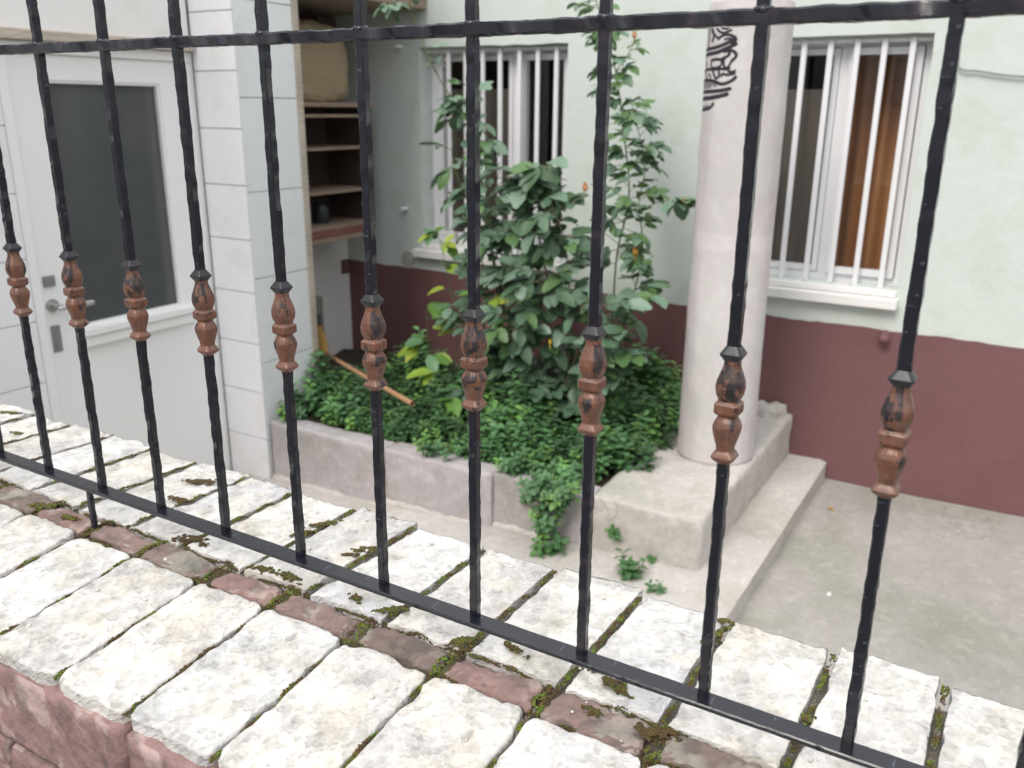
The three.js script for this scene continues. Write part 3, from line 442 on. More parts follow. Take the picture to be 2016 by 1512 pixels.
{ // stuffed sack on top of the shelves
  let g = new THREE.SphereGeometry(1, 72, 56); const p = g.attributes.position;
  for (let i = 0; i < p.count; i++) {
    let x = p.getX(i), y = p.getY(i), z = p.getZ(i); const e = 0.62, f = (v) => Math.sign(v) * Math.abs(v) ** e; x = f(x); y = f(y); z = f(z);
    const k = 1 + 0.05 * N3(x * 1.6, y * 1.6, z * 1.6) + 0.05 * (0.5 - Math.abs(N3(x * 2.1 + 4, y * 2.4, z * 2.1))) + 0.025 * (0.5 - Math.abs(N3(x * 5, y * 4 + 2, z * 5)));
    p.setXYZ(i, x * k * 0.17, Math.max(-0.208, y * k * 0.235) , z * k * 0.30 * (1 - 0.13 * y));
  }
  g.computeVertexNormals(); tag(mesh('stuffed_sack', g, M.sack), 'beige stuffed sack lying on top of the alcove shelves', 'sack').position.set(-3.8, 0.237, -3.3);
  const b = mesh('brown_parcel', join([box(-0.05, 0.05, 0, 0.1, -0.11, 0.11, 0.008), box(-0.052, 0.052, 0.035, 0.06, -0.112, 0.112, 0.004)]), M.parcel); b.position.set(-3.69, 0.03, -3.3); b.scale.set(0.6, 1.1, 1); tag(b, 'small brown parcel tucked below the beige sack', 'parcel');
  const w = mesh('wooden_board', box(-0.015, 0.015, 0, 0.5, -0.08, 0.08, 0.004), M.shelfWood); w.position.set(-3.9, 0.029, -3.66); w.rotation.z = 0.05; tag(w, 'dark wooden board standing beside the beige sack', 'board');
  const m = thing('meter_box', 'small grey meter box low on the whitewashed alcove wall', 'meter box'); mesh('housing', box(-4.03, -3.97, -1.47, -1.2, -3.55, -3.39, 0.006), std({ color: rgb(0.3, 0.29, 0.26) }), m); mesh('dial', box(-3.971, -3.965, -1.4, -1.31, -3.52, -3.42, 0.002), std({ color: rgb(0.12, 0.12, 0.13), roughness: 0.3 }), m);
}

// ------------------------------------------------------------------ planter border, landing slab, column
{
  const k = thing('planter_kerb', 'low weathered concrete kerb holding the planting bed', 'kerb'), xs = [-3.30, -2.545, -1.92, -1.425];
  const hh = [[-1.59, -2.37], [-1.585, -2.384], [-1.575, -2.39]];
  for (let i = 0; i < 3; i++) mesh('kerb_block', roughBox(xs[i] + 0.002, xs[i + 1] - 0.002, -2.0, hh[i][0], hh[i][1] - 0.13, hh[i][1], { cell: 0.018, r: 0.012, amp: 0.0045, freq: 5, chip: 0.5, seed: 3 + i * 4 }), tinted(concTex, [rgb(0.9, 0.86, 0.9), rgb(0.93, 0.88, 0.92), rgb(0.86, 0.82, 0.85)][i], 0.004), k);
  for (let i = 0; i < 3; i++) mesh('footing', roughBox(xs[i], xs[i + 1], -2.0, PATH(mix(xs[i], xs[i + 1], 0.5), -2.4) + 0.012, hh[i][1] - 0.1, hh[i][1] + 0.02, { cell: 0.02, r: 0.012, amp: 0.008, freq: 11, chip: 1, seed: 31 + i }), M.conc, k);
  const s = thing('landing_slab', 'thick pale concrete slab carrying the stone column', 'slab');
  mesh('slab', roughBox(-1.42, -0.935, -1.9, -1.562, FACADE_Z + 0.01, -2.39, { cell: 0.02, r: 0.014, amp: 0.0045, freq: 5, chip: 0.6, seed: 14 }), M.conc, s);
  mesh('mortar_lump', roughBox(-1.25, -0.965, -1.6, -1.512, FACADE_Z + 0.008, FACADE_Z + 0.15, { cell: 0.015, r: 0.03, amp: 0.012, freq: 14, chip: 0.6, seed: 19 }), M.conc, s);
}
{ // column: map = stone grain plus the black brush lettering on its street side
  const W = 1024, Hh = 2048, cv = document.createElement('canvas'); cv.width = W; cv.height = Hh; const c = cv.getContext('2d');
  const R = 0.1725, Y0 = -1.57, Y1 = 0.455, circ = 2 * Math.PI * R;
  const im = c.createImageData(W, Hh);
  for (let j = 0; j < Hh; j++) for (let i = 0; i < W; i++) {
    const u = i / W, v = j / Hh, a = fb(u, v * 2, 4, 5, 81), b = fb(u, v * 2, 32, 4, 82), d = fb(u, v * 2, 7, 4, 83), st = sst(0.5, 0.72, fb(u, v * 0.25, 9, 4, 85)), y = Y1 - v * (Y1 - Y0);
    const chip = sst(0.68, 0.74, b), band = y < -0.505 + 0.006 * N3(u * 20, 0, 0) && y > -0.57 + 0.01 * N3(u * 15, 2, 0) ? 0.05 : 0, low = y < -0.54 ? 0.015 : 0;
    const k = 0.55 + 0.09 * (a - 0.5) + 0.05 * (b - 0.5) - 0.05 * st + 0.02 * chip + band + low, q = (j * W + i) * 4, pk = sst(0.42, 0.6, d);
    im.data[q] = toS(k * (1 + 0.02 * pk)); im.data[q + 1] = toS(k * (0.965 - 0.035 * pk)); im.data[q + 2] = toS(k * (0.95 - 0.015 * pk)); im.data[q + 3] = 255;
  }
  c.putImageData(im, 0, 0);
  // lettering: each stroke given by photo pixels that are met with the shaft; [width in cm, ...points]
  const onShaft = (qx, qy) => { const d = rayOf(1340 + qx / 6.87, 20 + qy / 6.87), ox = camera.position.x + 1.125, oz = camera.position.z + 3.13, A = d.x * d.x + d.z * d.z, B = ox * d.x + oz * d.z, D = B * B - A * (ox * ox + oz * oz - R * R), t = (-B - Math.sqrt(Math.max(0, D))) / A, th = Math.atan2(ox + d.x * t, oz + d.z * t); return [((th - 0.35) / (2 * Math.PI) + 0.5) * W, (Y1 - d.y * t) / (Y1 - Y0) * Hh]; };
  const stroke = (w, pts, wrap) => {
    const q = pts.map(([x, y]) => onShaft(x, y)); if (wrap) q.unshift([q[0][0] - 60, q[0][1] + 14]);
    c.lineWidth = w / 100 / (Y1 - Y0) * Hh; c.beginPath(); c.moveTo(...q[0]); for (let i = 1; i + 1 < q.length; i++) c.quadraticCurveTo(...q[i], (q[i][0] + q[i + 1][0]) / 2, (q[i][1] + q[i + 1][1]) / 2); c.lineTo(...q[q.length - 1]); c.stroke();
  };
  c.lineCap = 'round'; c.lineJoin = 'round';
  c.strokeStyle = 'rgba(70,60,68,0.55)';
  for (const [w, ...p] of [[2.4, [395, 230], [400, 340], [385, 470]], [1.6, [430, 240], [470, 330], [440, 420]], [2.2, [345, 690], [350, 780]], [2.2, [335, 830], [350, 920]], [2.0, [310, 970], [420, 980], [470, 1010]], [1.8, [310, 1040], [400, 1030]], [1.5, [300, 1330], [370, 1300]]]) stroke(w, p, false);
  c.strokeStyle = 'rgba(34,29,38,0.94)';
  for (const [w, wrap, ...p] of [
    [1.1, 0, [430, 255], [465, 330], [435, 410]], [1.0, 0, [500, 250], [530, 300], [600, 312], [685, 268]], [1.2, 0, [515, 385], [560, 350], [620, 328], [690, 340], [752, 378], [742, 420], [690, 440]], [1.0, 0, [430, 290], [480, 345], [522, 392]], [0.9, 0, [560, 235], [610, 262], [650, 240]], [0.9, 0, [600, 395], [650, 380], [690, 392]],
    [1.5, 1, [345, 545], [480, 512], [600, 462], [722, 398]], [1.6, 1, [345, 610], [480, 582], [600, 532], [745, 458]],
    [1.3, 0, [595, 560], [660, 538], [720, 556], [756, 600], [742, 640], [698, 682]], [1.2, 0, [568, 652], [620, 632], [664, 600], [650, 560]], [1.2, 0, [420, 682], [470, 662], [560, 672], [592, 660]], [1.0, 0, [424, 690], [404, 740], [432, 790], [520, 772], [562, 722], [545, 682]], [1.0, 0, [582, 700], [576, 760], [622, 790], [662, 742], [694, 672]], [1.2, 1, [335, 812], [390, 800], [460, 806], [530, 790], [600, 802], [655, 788]],
    [1.1, 0, [432, 802], [446, 870], [476, 930], [520, 900], [516, 830]], [1.1, 0, [548, 890], [560, 850], [612, 884], [728, 858]], [1.4, 0, [452, 958], [505, 992], [562, 1004], [640, 982], [712, 942], [742, 908]], [1.0, 0, [640, 830], [690, 838], [735, 820]], [1.3, 1, [315, 950], [400, 948], [462, 968]], [0.9, 0, [380, 860], [410, 900], [395, 940]],
    [1.6, 1, [302, 1112], [420, 1102], [540, 1090], [662, 1064]], [1.8, 1, [292, 1206], [400, 1190], [520, 1166], [622, 1138]], [1.4, 1, [290, 1352], [350, 1342], [402, 1320], [436, 1268]],
  ]) stroke(w, p, wrap);
  const t = new THREE.CanvasTexture(cv); t.colorSpace = THREE.SRGBColorSpace; t.wrapS = THREE.RepeatWrapping;
  const prof = [[0.0, Y0], [R + 0.004, Y0], [R + 0.002, -1.2], [R, -0.6], [R, 0.2], [R + 0.001, 0.39], [R - 0.006, 0.42], [R - 0.022, 0.443], [R - 0.05, 0.453], [0, 0.455]], n = 72, pos = [], uv = [], idx = [];
  const sub = []; for (let k = 0; k + 1 < prof.length; k++) { const m = k === 0 || k > 5 ? 2 : 16; for (let i = 0; i < m; i++) sub.push([mix(prof[k][0], prof[k + 1][0], i / m), mix(prof[k][1], prof[k + 1][1], i / m)]); } sub.push(prof[prof.length - 1]);
  sub.forEach(([r, y], j) => { for (let i = 0; i <= n; i++) { const th = (i / n - 0.5) * 2 * Math.PI + 0.35, q = r + (r > 0.1 ? 0.0022 * N3(Math.cos(th) * 1.4, y * 4, Math.sin(th) * 1.4) + 0.0008 * N3(Math.cos(th) * 6, y * 18, Math.sin(th) * 6) : 0); pos.push(Math.sin(th) * q, y, Math.cos(th) * q); uv.push(i / n, (y - Y0) / (Y1 - Y0)); } });
  for (let j = 0; j + 1 < sub.length; j++) for (let i = 0; i < n; i++) { const a = j * (n + 1) + i, b = a + n + 1; idx.push(a, a + 1, b, a + 1, b + 1, b); }
  const g = new THREE.BufferGeometry(); g.setAttribute('position', new THREE.Float32BufferAttribute(pos, 3)); g.setAttribute('uv', new THREE.Float32BufferAttribute(uv, 2)); g.setIndex(idx); g.computeVertexNormals();
  const m = mesh('stone_column', g, std({ map: t, roughness: 0.85 })); m.position.set(-1.125, 0, -3.13); tag(m, 'round pale stone column with black brush lettering near its top', 'column');
}

// ------------------------------------------------------------------ plants
function leafGeo(len, wid, fold, droop, seed, serr = 0.05) {
  const nl = 7, pos = [], idx = [], uv = [];
  for (let i = 0; i <= nl; i++) {
    const t = i / nl, w = wid * 0.5 * Math.sin(Math.PI * Math.min(1, t * 0.93 + 0.035)) ** 0.6 * (1 - 0.2 * t) * (1 + (i % 2 ? serr : -serr)) , y = -droop * t * t * len, x = t * len, sw = 0.06 * len * Math.sin(t * 3 + seed);
    for (const s of [-1, -0.5, 0, 0.5, 1]) { pos.push(x, y + fold * Math.abs(s) * w + 0.012 * len * Math.sin(t * 9 + s * 3 + seed) * Math.abs(s), s * w + sw * t); uv.push(t, s); }
  }
  for (let i = 0; i < nl; i++) for (let k = 0; k < 4; k++) { const a = i * 5 + k, b = a + 5; idx.push(a, a + 1, b, a + 1, b + 1, b); }
  const g = new THREE.BufferGeometry(); g.setAttribute('position', new THREE.Float32BufferAttribute(pos, 3)); g.setAttribute('uv', new THREE.Float32BufferAttribute(uv, 2)); g.setIndex(idx); g.computeVertexNormals(); return g;
}
const leafMat = (r, g, b, ro = 0.5) => new THREE.MeshPhysicalMaterial({ color: rgb(r, g, b), roughness: ro, side: THREE.DoubleSide, transmission: 0.18, thickness: 0 });
const roseLeaves = [leafGeo(1, 0.78, 0.3, 0.12, 1), leafGeo(1, 0.7, 0.18, 0.3, 2), leafGeo(1, 0.85, 0.42, 0.05, 3), leafGeo(1, 0.74, 0.22, 0.45, 4)];
const roseMats = [leafMat(0.09, 0.165, 0.095), leafMat(0.125, 0.215, 0.135), leafMat(0.165, 0.265, 0.18, 0.42), leafMat(0.1, 0.195, 0.065), leafMat(0.065, 0.13, 0.06), leafMat(0.2, 0.295, 0.215, 0.4)];
const limeMats = [leafMat(0.24, 0.36, 0.04), leafMat(0.13, 0.27, 0.05), leafMat(0.33, 0.42, 0.05), leafMat(0.1, 0.22, 0.09)];
function orient(dir, up) { const x = dir.clone().normalize(), z = V().crossVectors(x, up).normalize(), y = V().crossVectors(z, x); return new THREE.Matrix4().makeBasis(x, y, z); }
// stems: [radius, points]; sprays: compound leaves along a stem between t0 and t1
function plant(root, stems, opt) {
  const { mats, geos, max = 290, size, stemMat = M.stem } = opt, leaves = [], sg = [];
  for (const st of stems) {
    const curve = new THREE.CatmullRomCurve3(st.pts), len = curve.getLength(); const g = new THREE.TubeGeometry(curve, Math.max(12, Math.floor(len / 0.03)), st.r, 6);
    { const p = g.attributes.position, n = g.parameters.tubularSegments; const c = V(); for (let i = 0; i <= n; i++) { c.copy(curve.getPointAt(i / n)); const k = mix(1.15, 0.35, i / n); for (let j = 0; j <= 6; j++) { const q = i * 7 + j; p.setXYZ(q, mix(c.x, p.getX(q), k), mix(c.y, p.getY(q), k), mix(c.z, p.getZ(q), k)); } } }
    sg.push(g);
    for (let [n, t0, t1, reach, sz0, num] of st.sprays) for (let k = 0; k < n; k++) {
      let sz = sz0; const t = rr(t0, t1), p = curve.getPointAt(t), a = rnd() * 6.283, dir = V(Math.cos(a), rr(-0.25, 0.75), Math.sin(a) * 0.8 + 0.12).normalize(), L = reach * rr(0.55, 1.2), q = p.clone().addScaledVector(dir, L); q.y -= L * 0.12;
      sg.push(new THREE.TubeGeometry(new THREE.QuadraticBezierCurve3(p, p.clone().addScaledVector(dir, L * 0.55), q), 4, 0.0018, 4));
      const axis = q.clone().sub(p).normalize(), m = rnd() < 0.3 ? num - 2 : num;
      const up = V(rr(-0.5, 0.5), 1, rr(-0.1, 0.9)).normalize(), side = V().crossVectors(axis, up).normalize();
      const add = (base, d, s) => leaves.push({ m: orient(d, V(rr(-0.45, 0.45), 1, rr(-0.15, 0.75))).scale(V(s, s, s)).setPosition(base), s, p: base });
      sz *= 1.08; add(q, axis.clone().add(V(0, -0.25, 0)), sz * rr(0.85, 1.25));
      for (let i = 0; i < (m - 1) / 2; i++) { const b = p.clone().lerp(q, 0.9 - i * 0.33); for (const s of [-1, 1]) add(b, axis.clone().multiplyScalar(0.55).addScaledVector(side, s).add(V(rr(-0.15, 0.15), rr(-0.3, 0.1), 0)), sz * rr(0.65, 1.0) * (1 - 0.12 * i)); }
    }
  }
  mesh('stems', join(sg), stemMat, root);
  leaves.sort((a, b) => b.s / b.p.distanceTo(camera.position) - a.s / a.p.distanceTo(camera.position));
  const rest = [];
  leaves.forEach((l, i) => {
    const g = geos[Math.floor(rnd() * geos.length)];
    if (i < max) { const m = mesh('leaf', g, mats[Math.floor(rnd() * mats.length)], root); m.applyMatrix4(l.m); }
    else rest.push(strip(g.clone().applyMatrix4(l.m)));
  });
  if (rest.length) { const m = mesh('small_leaves', mergeGeometries(rest), mats[0], root); m.userData.kind = 'stuff'; }
  return leaves.length;
}
const line = (z0, z1, ...pts) => pts.map(([x, y], i) => atZ(x, y, mix(z0, z1, i / (pts.length - 1)) + rr(-0.02, 0.02)));
{
  const bush = thing('rose_bush', 'leafy rose bush in the middle of the planting bed in front of the window', 'rose bush');
  const n = plant(bush, [
    { r: 0.007, pts: line(-3.1, -3.0, [1052, 850], [1045, 680], [1020, 560], [1005, 450], [1050, 345]), sprays: [[14, 0.1, 0.55, 0.1, 0.075, 5], [20, 0.5, 0.9, 0.1, 0.08, 5], [9, 0.93, 1, 0.07, 0.125, 3]] },
    { r: 0.006, pts: line(-3.1, -2.9, [1065, 850], [1095, 690], [1120, 570], [1110, 470], [1085, 400]), sprays: [[18, 0.1, 0.7, 0.12, 0.08, 5], [16, 0.6, 1, 0.1, 0.085, 5]] },
    { r: 0.006, pts: line(-3.15, -2.95, [1040, 850], [985, 700], [955, 580], [945, 470], [925, 360]), sprays: [[16, 0.1, 0.6, 0.11, 0.075, 5], [15, 0.5, 0.85, 0.1, 0.08, 5], [6, 0.85, 1, 0.07, 0.08, 5]] },
    { r: 0.006, pts: line(-3.1, -2.8, [1075, 850], [1120, 740], [1145, 660], [1150, 590]), sprays: [[18, 0.1, 1, 0.13, 0.085, 5]] },
    { r: 0.005, pts: line(-3.1, -2.75, [1040, 850], [1010, 730], [1000, 640], [990, 560]), sprays: [[20, 0.1, 1, 0.13, 0.085, 5]] },
    { r: 0.005, pts: line(-3.1, -2.8, [1060, 850], [1065, 700], [1060, 600], [1075, 500]), sprays: [[24, 0.1, 1, 0.13, 0.085, 5]] },
    { r: 0.005, pts: line(-3.1, -3.3, [1045, 850], [1000, 620], [1020, 480], [1000, 380]), sprays: [[22, 0.1, 0.95, 0.13, 0.085, 5]] },
    { r: 0.005, pts: line(-3.1, -2.9, [1045, 850], [960, 760], [915, 660], [895, 570]), sprays: [[18, 0.2, 1, 0.12, 0.085, 5]] },
    { r: 0.005, pts: line(-3.1, -2.85, [1075, 850], [1165, 780], [1200, 690], [1195, 600]), sprays: [[18, 0.2, 1, 0.12, 0.085, 5]] },
    { r: 0.005, pts: line(-3.05, -2.95, [1030, 640], [975, 520], [965, 420], [985, 330]), sprays: [[20, 0.2, 1, 0.1, 0.09, 5]] },
    { r: 0.005, pts: line(-3.05, -2.95, [1080, 560], [1060, 440], [1080, 370], [1075, 320]), sprays: [[14, 0.2, 0.9, 0.09, 0.09, 5], [5, 0.9, 1, 0.06, 0.12, 3]] },
    { r: 0.004, pts: line(-2.95, -3.0, [1085, 420], [1125, 400], [1152, 385]), sprays: [[3, 0.1, 0.6, 0.06, 0.07, 3]] },
  ], { mats: roseMats, geos: roseLeaves, max: 290, stemMat: M.cane });
  const cane = thing('arching_rose_cane', 'long arching rose cane with sparse leaves against the pale green wall', 'rose cane');
  const n2 = plant(cane, [
    { r: 0.006, pts: line(-3.15, -3.25, [1035, 850], [985, 620], [962, 430], [950, 290], [905, 215], [868, 160], [842, 105], [815, 40], [802, -20], [795, -80]), sprays: [[14, 0.3, 0.56, 0.09, 0.085, 5], [9, 0.55, 0.68, 0.065, 0.09, 5], [6, 0.66, 0.78, 0.05, 0.075, 3], [3, 0.78, 0.92, 0.045, 0.07, 3]] },
    { r: 0.004, pts: line(-3.2, -3.2, [960, 440], [915, 380], [890, 300], [905, 240], [930, 185]), sprays: [[20, 0.2, 1, 0.075, 0.095, 3]] },
    { r: 0.003, pts: line(-3.25, -3.2, [800, -60], [785, 0], [760, 15]), sprays: [[6, 0.5, 1, 0.045, 0.075, 3]] },
  ], { mats: [roseMats[1], roseMats[2], roseMats[5], roseMats[3]], geos: roseLeaves, stemMat: M.stem });
  const climb = thing('climbing_rose', 'tall thin climbing rose with small leaves between the window and the column', 'climbing rose');
  const n3 = plant(climb, [
    { r: 0.006, pts: line(-3.2, -3.3, [1195, 880], [1205, 660], [1215, 500], [1238, 390], [1228, 260], [1212, 140], [1185, 40], [1165, -30]), sprays: [[10, 0.2, 0.45, 0.09, 0.08, 5], [40, 0.42, 0.8, 0.11, 0.066, 5], [26, 0.72, 1, 0.085, 0.06, 5]] },
    { r: 0.004, pts: line(-3.2, -3.2, [1205, 700], [1250, 570], [1265, 480], [1258, 400], [1270, 330], [1255, 250], [1240, 190]), sprays: [[8, 0.1, 0.4, 0.08, 0.08, 5], [28, 0.35, 1, 0.08, 0.064, 5]] },
    { r: 0.003, pts: line(-3.2, -3.1, [1258, 420], [1290, 400], [1320, 395], [1345, 400]), sprays: [[5, 0.7, 1, 0.03, 0.09, 3]] },
    { r: 0.003, pts: line(-3.1, -3.0, [1215, 640], [1245, 590], [1275, 560]), sprays: [[4, 0.6, 1, 0.07, 0.095, 5]] },
    { r: 0.003, pts: line(-3.1, -2.95, [1205, 760], [1225, 700], [1245, 660]), sprays: [[6, 0.4, 1, 0.07, 0.1, 3]] },
    { r: 0.0025, pts: line(-3.3, -3.25, [1212, 140], [1238, 105], [1249, 76]), sprays: [[2, 0.2, 0.7, 0.04, 0.05, 3]] },
  ], { mats: [roseMats[3], roseMats[0], roseMats[1], roseMats[2]], geos: roseLeaves, stemMat: M.stem });
  console.log('leaves', n, n2, n3);
  // withered buds
  const bud = (root, px, py, z, s, c) => { const o = atZ(px, py, z), gs = [new THREE.SphereGeometry(s * 0.55, 12, 10).scale(1, 1.15, 1)]; for (let k = 0; k < 6; k++) gs.push(leafGeo(s * 1.3, s * 1.1, 0.3, -0.5, k).rotateZ(1.0).rotateY(k * 1.05).translate(0, -s * 0.35, 0)); gs.push(new THREE.CylinderGeometry(0.003, 0.002, 0.03, 6).translate(0, -0.012 - s * 0.4, 0)); mesh('bud', join(gs), new THREE.MeshStandardMaterial({ color: c, roughness: 0.7, side: THREE.DoubleSide }), root).position.copy(o); };
  bud(bush, 1031, 337, -2.95, 0.022, rgb(0.4, 0.17, 0.03)); bud(bush, 1152, 370, -3.0, 0.024, rgb(0.5, 0.24, 0.12)); bud(climb, 1249, 70, -3.25, 0.02, rgb(0.5, 0.27, 0.14)); bud(climb, 1251, 497, -3.1, 0.026, rgb(0.32, 0.17, 0.03)); bud(cane, 1045, 462, -3.0, 0.02, rgb(0.35, 0.16, 0.02)); bud(climb, 1345, 398, -3.08, 0.018, rgb(0.45, 0.33, 0.15)); bud(bush, 1083, 674, -2.75, 0.014, rgb(0.5, 0.32, 0.03));
  const lime = thing('lime_leaved_shrub', 'young shrub with bright yellow-green leaves in front of the maroon wall', 'shrub');
  plant(lime, [
    { r: 0.005, pts: line(-3.1, -3.0, [850, 800], [845, 690], [838, 610]), sprays: [[7, 0.5, 1, 0.07, 0.1, 3]] },
    { r: 0.004, pts: line(-3.1, -3.05, [880, 800], [900, 660], [885, 560], [872, 500], [860, 450]), sprays: [[4, 0.35, 0.65, 0.06, 0.085, 3], [6, 0.65, 1, 0.045, 0.075, 3]] },
    { r: 0.004, pts: line(-3.0, -2.8, [900, 830], [890, 780], [875, 740]), sprays: [[4, 0.6, 1, 0.07, 0.1, 3]] },
    { r: 0.004, pts: line(-3.1, -2.95, [930, 800], [950, 660], [965, 575]), sprays: [[4, 0.75, 1, 0.06, 0.08, 3]] },
  ], { mats: limeMats, geos: roseLeaves });
}
// ground cover and weeds: leafy shoots
function shoot(n, h, s, seed) {
  const gs = []; for (let k = 0; k < n; k++) { const t = (k + 0.6) / n, a = k * 2.4 + seed, sz = s * (0.65 + 0.5 * Math.sin(t * 2.6)); gs.push(strip(leafGeo(sz, sz * 0.75, 0.25, 0.25, k + seed, 0.09).rotateZ(0.55 * t - 0.05).rotateY(a).translate(Math.cos(a) * 0.004, h * t, -Math.sin(a) * 0.004))); }
  gs.push(strip(new THREE.CylinderGeometry(0.0016, 0.0025, h, 5).translate(0, h / 2, 0))); return mergeGeometries(gs);
}
{
  const m4 = new THREE.Matrix4(), q = new THREE.Quaternion(), lists = [[], [], []];
  const bedTop = (x, z) => -1.62 + 0.02 * N3(x * 4, 3, z * 4);
  for (let i = 0; i < 5200; i++) {
    const x = rr(-3.42, -1.32), z = rr(-3.82, -2.5); const d = N3(x * 2.1, 7, z * 2.1);
    if (x < -2.9 - 0.1 * d && z < -3.25) continue; if (Math.hypot(x + 1.125, z + 3.13) < 0.21) continue; if (x > -1.5 && z > -2.72) continue; if (z < -3.5 && d < 0) continue; const cl = N3(x * 6, 11, z * 6); if (cl < -0.15 && rnd() < 0.85) continue; if (x > -1.42 && rnd() < 0.6) continue;
    const mound = (0.13 * sst(-0.3, 0.8, d) + 0.09 * cl) * sst(-2.48, -2.8, z);
    lists[cl > 0.45 && rnd() < 0.5 ? 2 : i % 2].push([x, bedTop(x, z) + mound * rr(0.2, 1), z, rr(0.5, 1.0) * (1 + 0.3 * d) * mix(0.6, 1, sst(-2.48, -2.7, z)), rr(-0.35, 0.35), d]);
  }
  for (let i = 0; i < 55; i++) { const t = rnd(), x = mix(-1.72, -1.45, rnd()) * (1 - t) - 1.64 * t + rr(-0.03, 0.03), y = mix(-1.58, -1.83, t * t), z = -2.385 + rr(0, 0.05) + 0.05 * t; lists[i % 3].push([x + 0.06 * t, y, z, rr(0.35, 0.65), rr(0.3, 1.2), 0.3]); }   // spilling over the kerb
  for (let i = 0; i < 170; i++) { const x = rr(-3.25, -1.5), z = rr(-2.5, -2.4); if (N3(x * 3.3, 1, 1) > 0.25 || x > -1.9) lists[i % 3].push([x, -1.575, z, rr(0.3, 0.6), rr(0.2, 0.9), 0.2]); }
  const mat = new THREE.MeshPhysicalMaterial({ color: 0xffffff, roughness: 0.55, side: THREE.DoubleSide, transmission: 0.15, thickness: 0 });
  [shoot(13, 0.16, 0.043, 0), shoot(15, 0.21, 0.04, 1.3), shoot(9, 0.13, 0.062, 2.1)].forEach((g, v) => {
    const im = shade(new THREE.InstancedMesh(g, mat, lists[v].length)); im.name = numbered('ground_cover'); im.userData = { kind: 'stuff', label: ['dense green ground cover filling the planting bed', 'taller green ground cover shoots in the planting bed', 'broad-leaved green ground cover low in the planting bed'][v], category: 'ground cover' };
    lists[v].forEach(([x, y, z, s, lean, d], i) => { q.setFromEuler(new THREE.Euler(lean * rr(0.4, 1), rr(0, 6.28), rr(-0.3, 0.3))); m4.compose(V(x, y, z), q, V(s, s, s)); im.setMatrixAt(i, m4); const k = rr(0.65, 1.35) * (1 + 0.3 * d + 0.3 * N3(x * 5, 31, z * 5)); im.setColorAt(i, rnd() < 0.2 ? rgb(0.15 * k, 0.3 * k, 0.075 * k) : rgb(0.085 * k, 0.195 * k, 0.075 * k)); });
    scene.add(im);
  });
  const wm = [leafMat(0.06, 0.16, 0.05), leafMat(0.09, 0.22, 0.06)];
  const weed = (px, py, y, n, s, label) => { const o = atY(px, py, y), w = thing('weed', label, 'weed', null, [o.x, o.y, o.z]); for (let k = 0; k < n; k++) { const m = mesh('shoot', shoot(9, 0.08, 0.032, k * 1.7), wm[k % 2], w); m.rotation.set(rr(-0.7, 0.7), rr(0, 6), rr(-0.7, 0.7)); m.scale.setScalar(s * rr(0.7, 1.2)); m.position.set(rr(-0.03, 0.03) * s, -0.004, rr(-0.03, 0.03) * s); } };
  weed(1240, 1135, PATH(-1.2, -2.3), 8, 1.05, 'bushy green weed growing on the path below the slab'); weed(1292, 1165, PATH(-1.1, -2.2), 3, 0.6, 'tiny weed on the path beyond the coping edge'); weed(1085, 1085, PATH(-1.6, -2.35), 8, 1.1, 'green weed at the foot of the kerb under the spilling ground cover');
  const wf = (px, py, z, n, s, label) => { const o = atZ(px, py, z), w = thing('weed', label, 'weed', null, [o.x, o.y, o.z]); for (let k = 0; k < n; k++) { const m = mesh('shoot', shoot(7, 0.07, 0.04, k * 2.1), wm[k % 2], w); m.rotation.set(rr(0.6, 1.3), rr(-0.8, 0.8), rr(-0.6, 0.6)); m.scale.setScalar(s * rr(0.7, 1.1)); m.position.z = -0.005; } };
  wf(1037, 988, -2.388, 3, 0.6, 'small weed sprouting from the face of the kerb'); wf(1212, 1052, -2.392, 4, 0.7, 'small weed sprouting from the face of the slab'); wf(1283, 1100, -2.392, 2, 0.5, 'tiny weed at the foot of the slab near its corner');
}
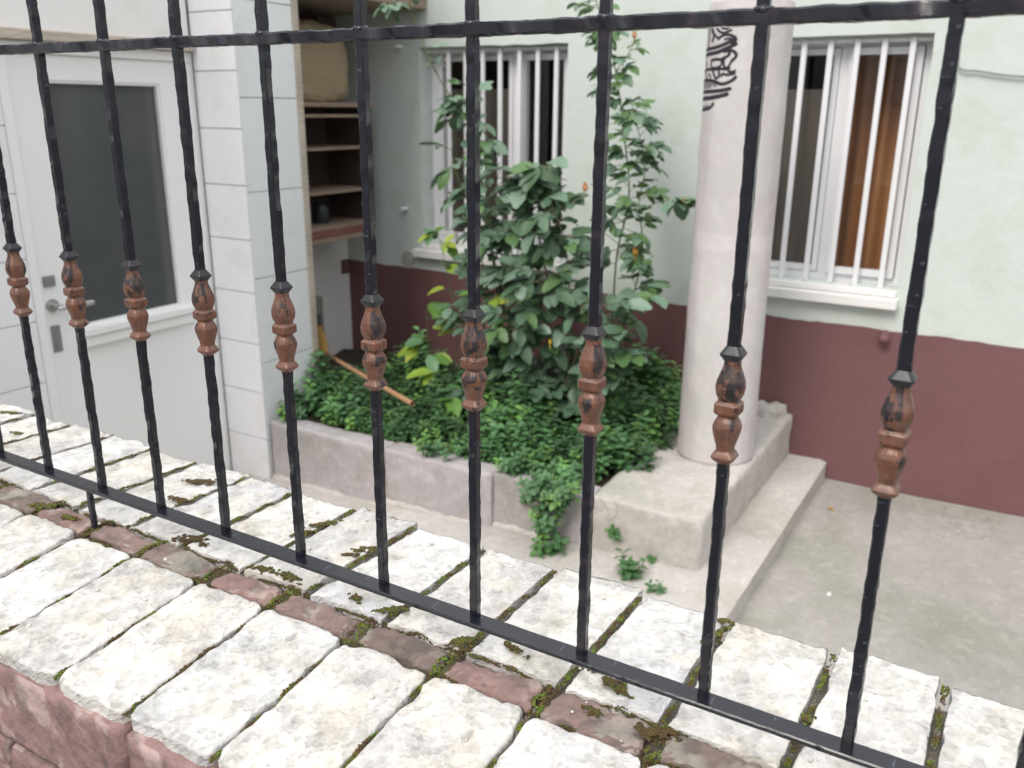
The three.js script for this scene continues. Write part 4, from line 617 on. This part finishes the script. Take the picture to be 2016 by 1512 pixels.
{ // broom left lying across the bed
  const b = thing('broom', 'yellow broom with a wooden handle lying across the ground cover', 'broom'), A = atY(812, 795, -1.355), B = atY(640, 696, -1.4), C = atY(604, 662, -1.4);
  mesh('handle', boxUV(tube([A, A.clone().lerp(B, 0.5), B, B.clone().lerp(A, -0.05)], 0.0125, 20, 10)), M.broomHandle, b);
  const dir = C.clone().sub(B).normalize(), g = new THREE.BufferGeometry(), side = V(0.55, 0.75, -0.35).normalize(), pos = [], idx = [];
  const nrm = V().crossVectors(dir, side).normalize(), S = [[0, 0.018, 0.016], [0.06, 0.03, 0.02], [0.12, 0.055, 0.026], [0.26, 0.09, 0.03], [0.4, 0.12, 0.03]];
  S.forEach(([d, w, h]) => { for (let k = 0; k < 16; k++) { const a = k / 16 * 6.283, q = B.clone().addScaledVector(dir, d - 0.03).addScaledVector(side, Math.cos(a) * w).addScaledVector(nrm, Math.sin(a) * h); pos.push(q.x, q.y, q.z); } });
  for (let j = 0; j + 1 < S.length; j++) for (let k = 0; k < 16; k++) { const a = j * 16 + k, c = j * 16 + (k + 1) % 16; idx.push(a, c, a + 16, c, c + 16, a + 16); } const e = (S.length - 1) * 16; for (let k = 1; k < 15; k++) idx.push(e, e + k, e + k + 1);
  g.setAttribute('position', new THREE.Float32BufferAttribute(pos, 3)); g.setIndex(idx); g.computeVertexNormals(); mesh('bristle_head', boxUV(g), M.broomYellow, b);
}
{ // fallen leaves on the yard floor
  const fl = (px, py, y, c, s, label) => { const o = atY(px, py, y + 0.006), m = mesh('fallen_leaf', roseLeaves[1], new THREE.MeshStandardMaterial({ color: c, roughness: 0.8, side: THREE.DoubleSide })); m.position.copy(o); m.scale.setScalar(s); m.rotation.set(rr(-0.2, 0.2), rr(0, 6), rr(-0.2, 0.2)); tag(m, label, 'leaf'); };
  fl(1640, 1005, -1.888, rgb(0.4, 0.22, 0.06), 0.035, 'small orange fallen leaf on the grey yard floor'); fl(1558, 973, PATH(-0.9, -3.4), rgb(0.6, 0.58, 0.54), 0.045, 'pale scrap lying on the low concrete step'); fl(1635, 1166, -1.888, rgb(0.6, 0.58, 0.55), 0.03, 'pale fallen leaf on the yard floor near the step'); fl(959, 887, -1.57, rgb(0.4, 0.12, 0.05), 0.05, 'reddish fallen leaf on the edge of the kerb');
}
renderer.render(scene, camera);
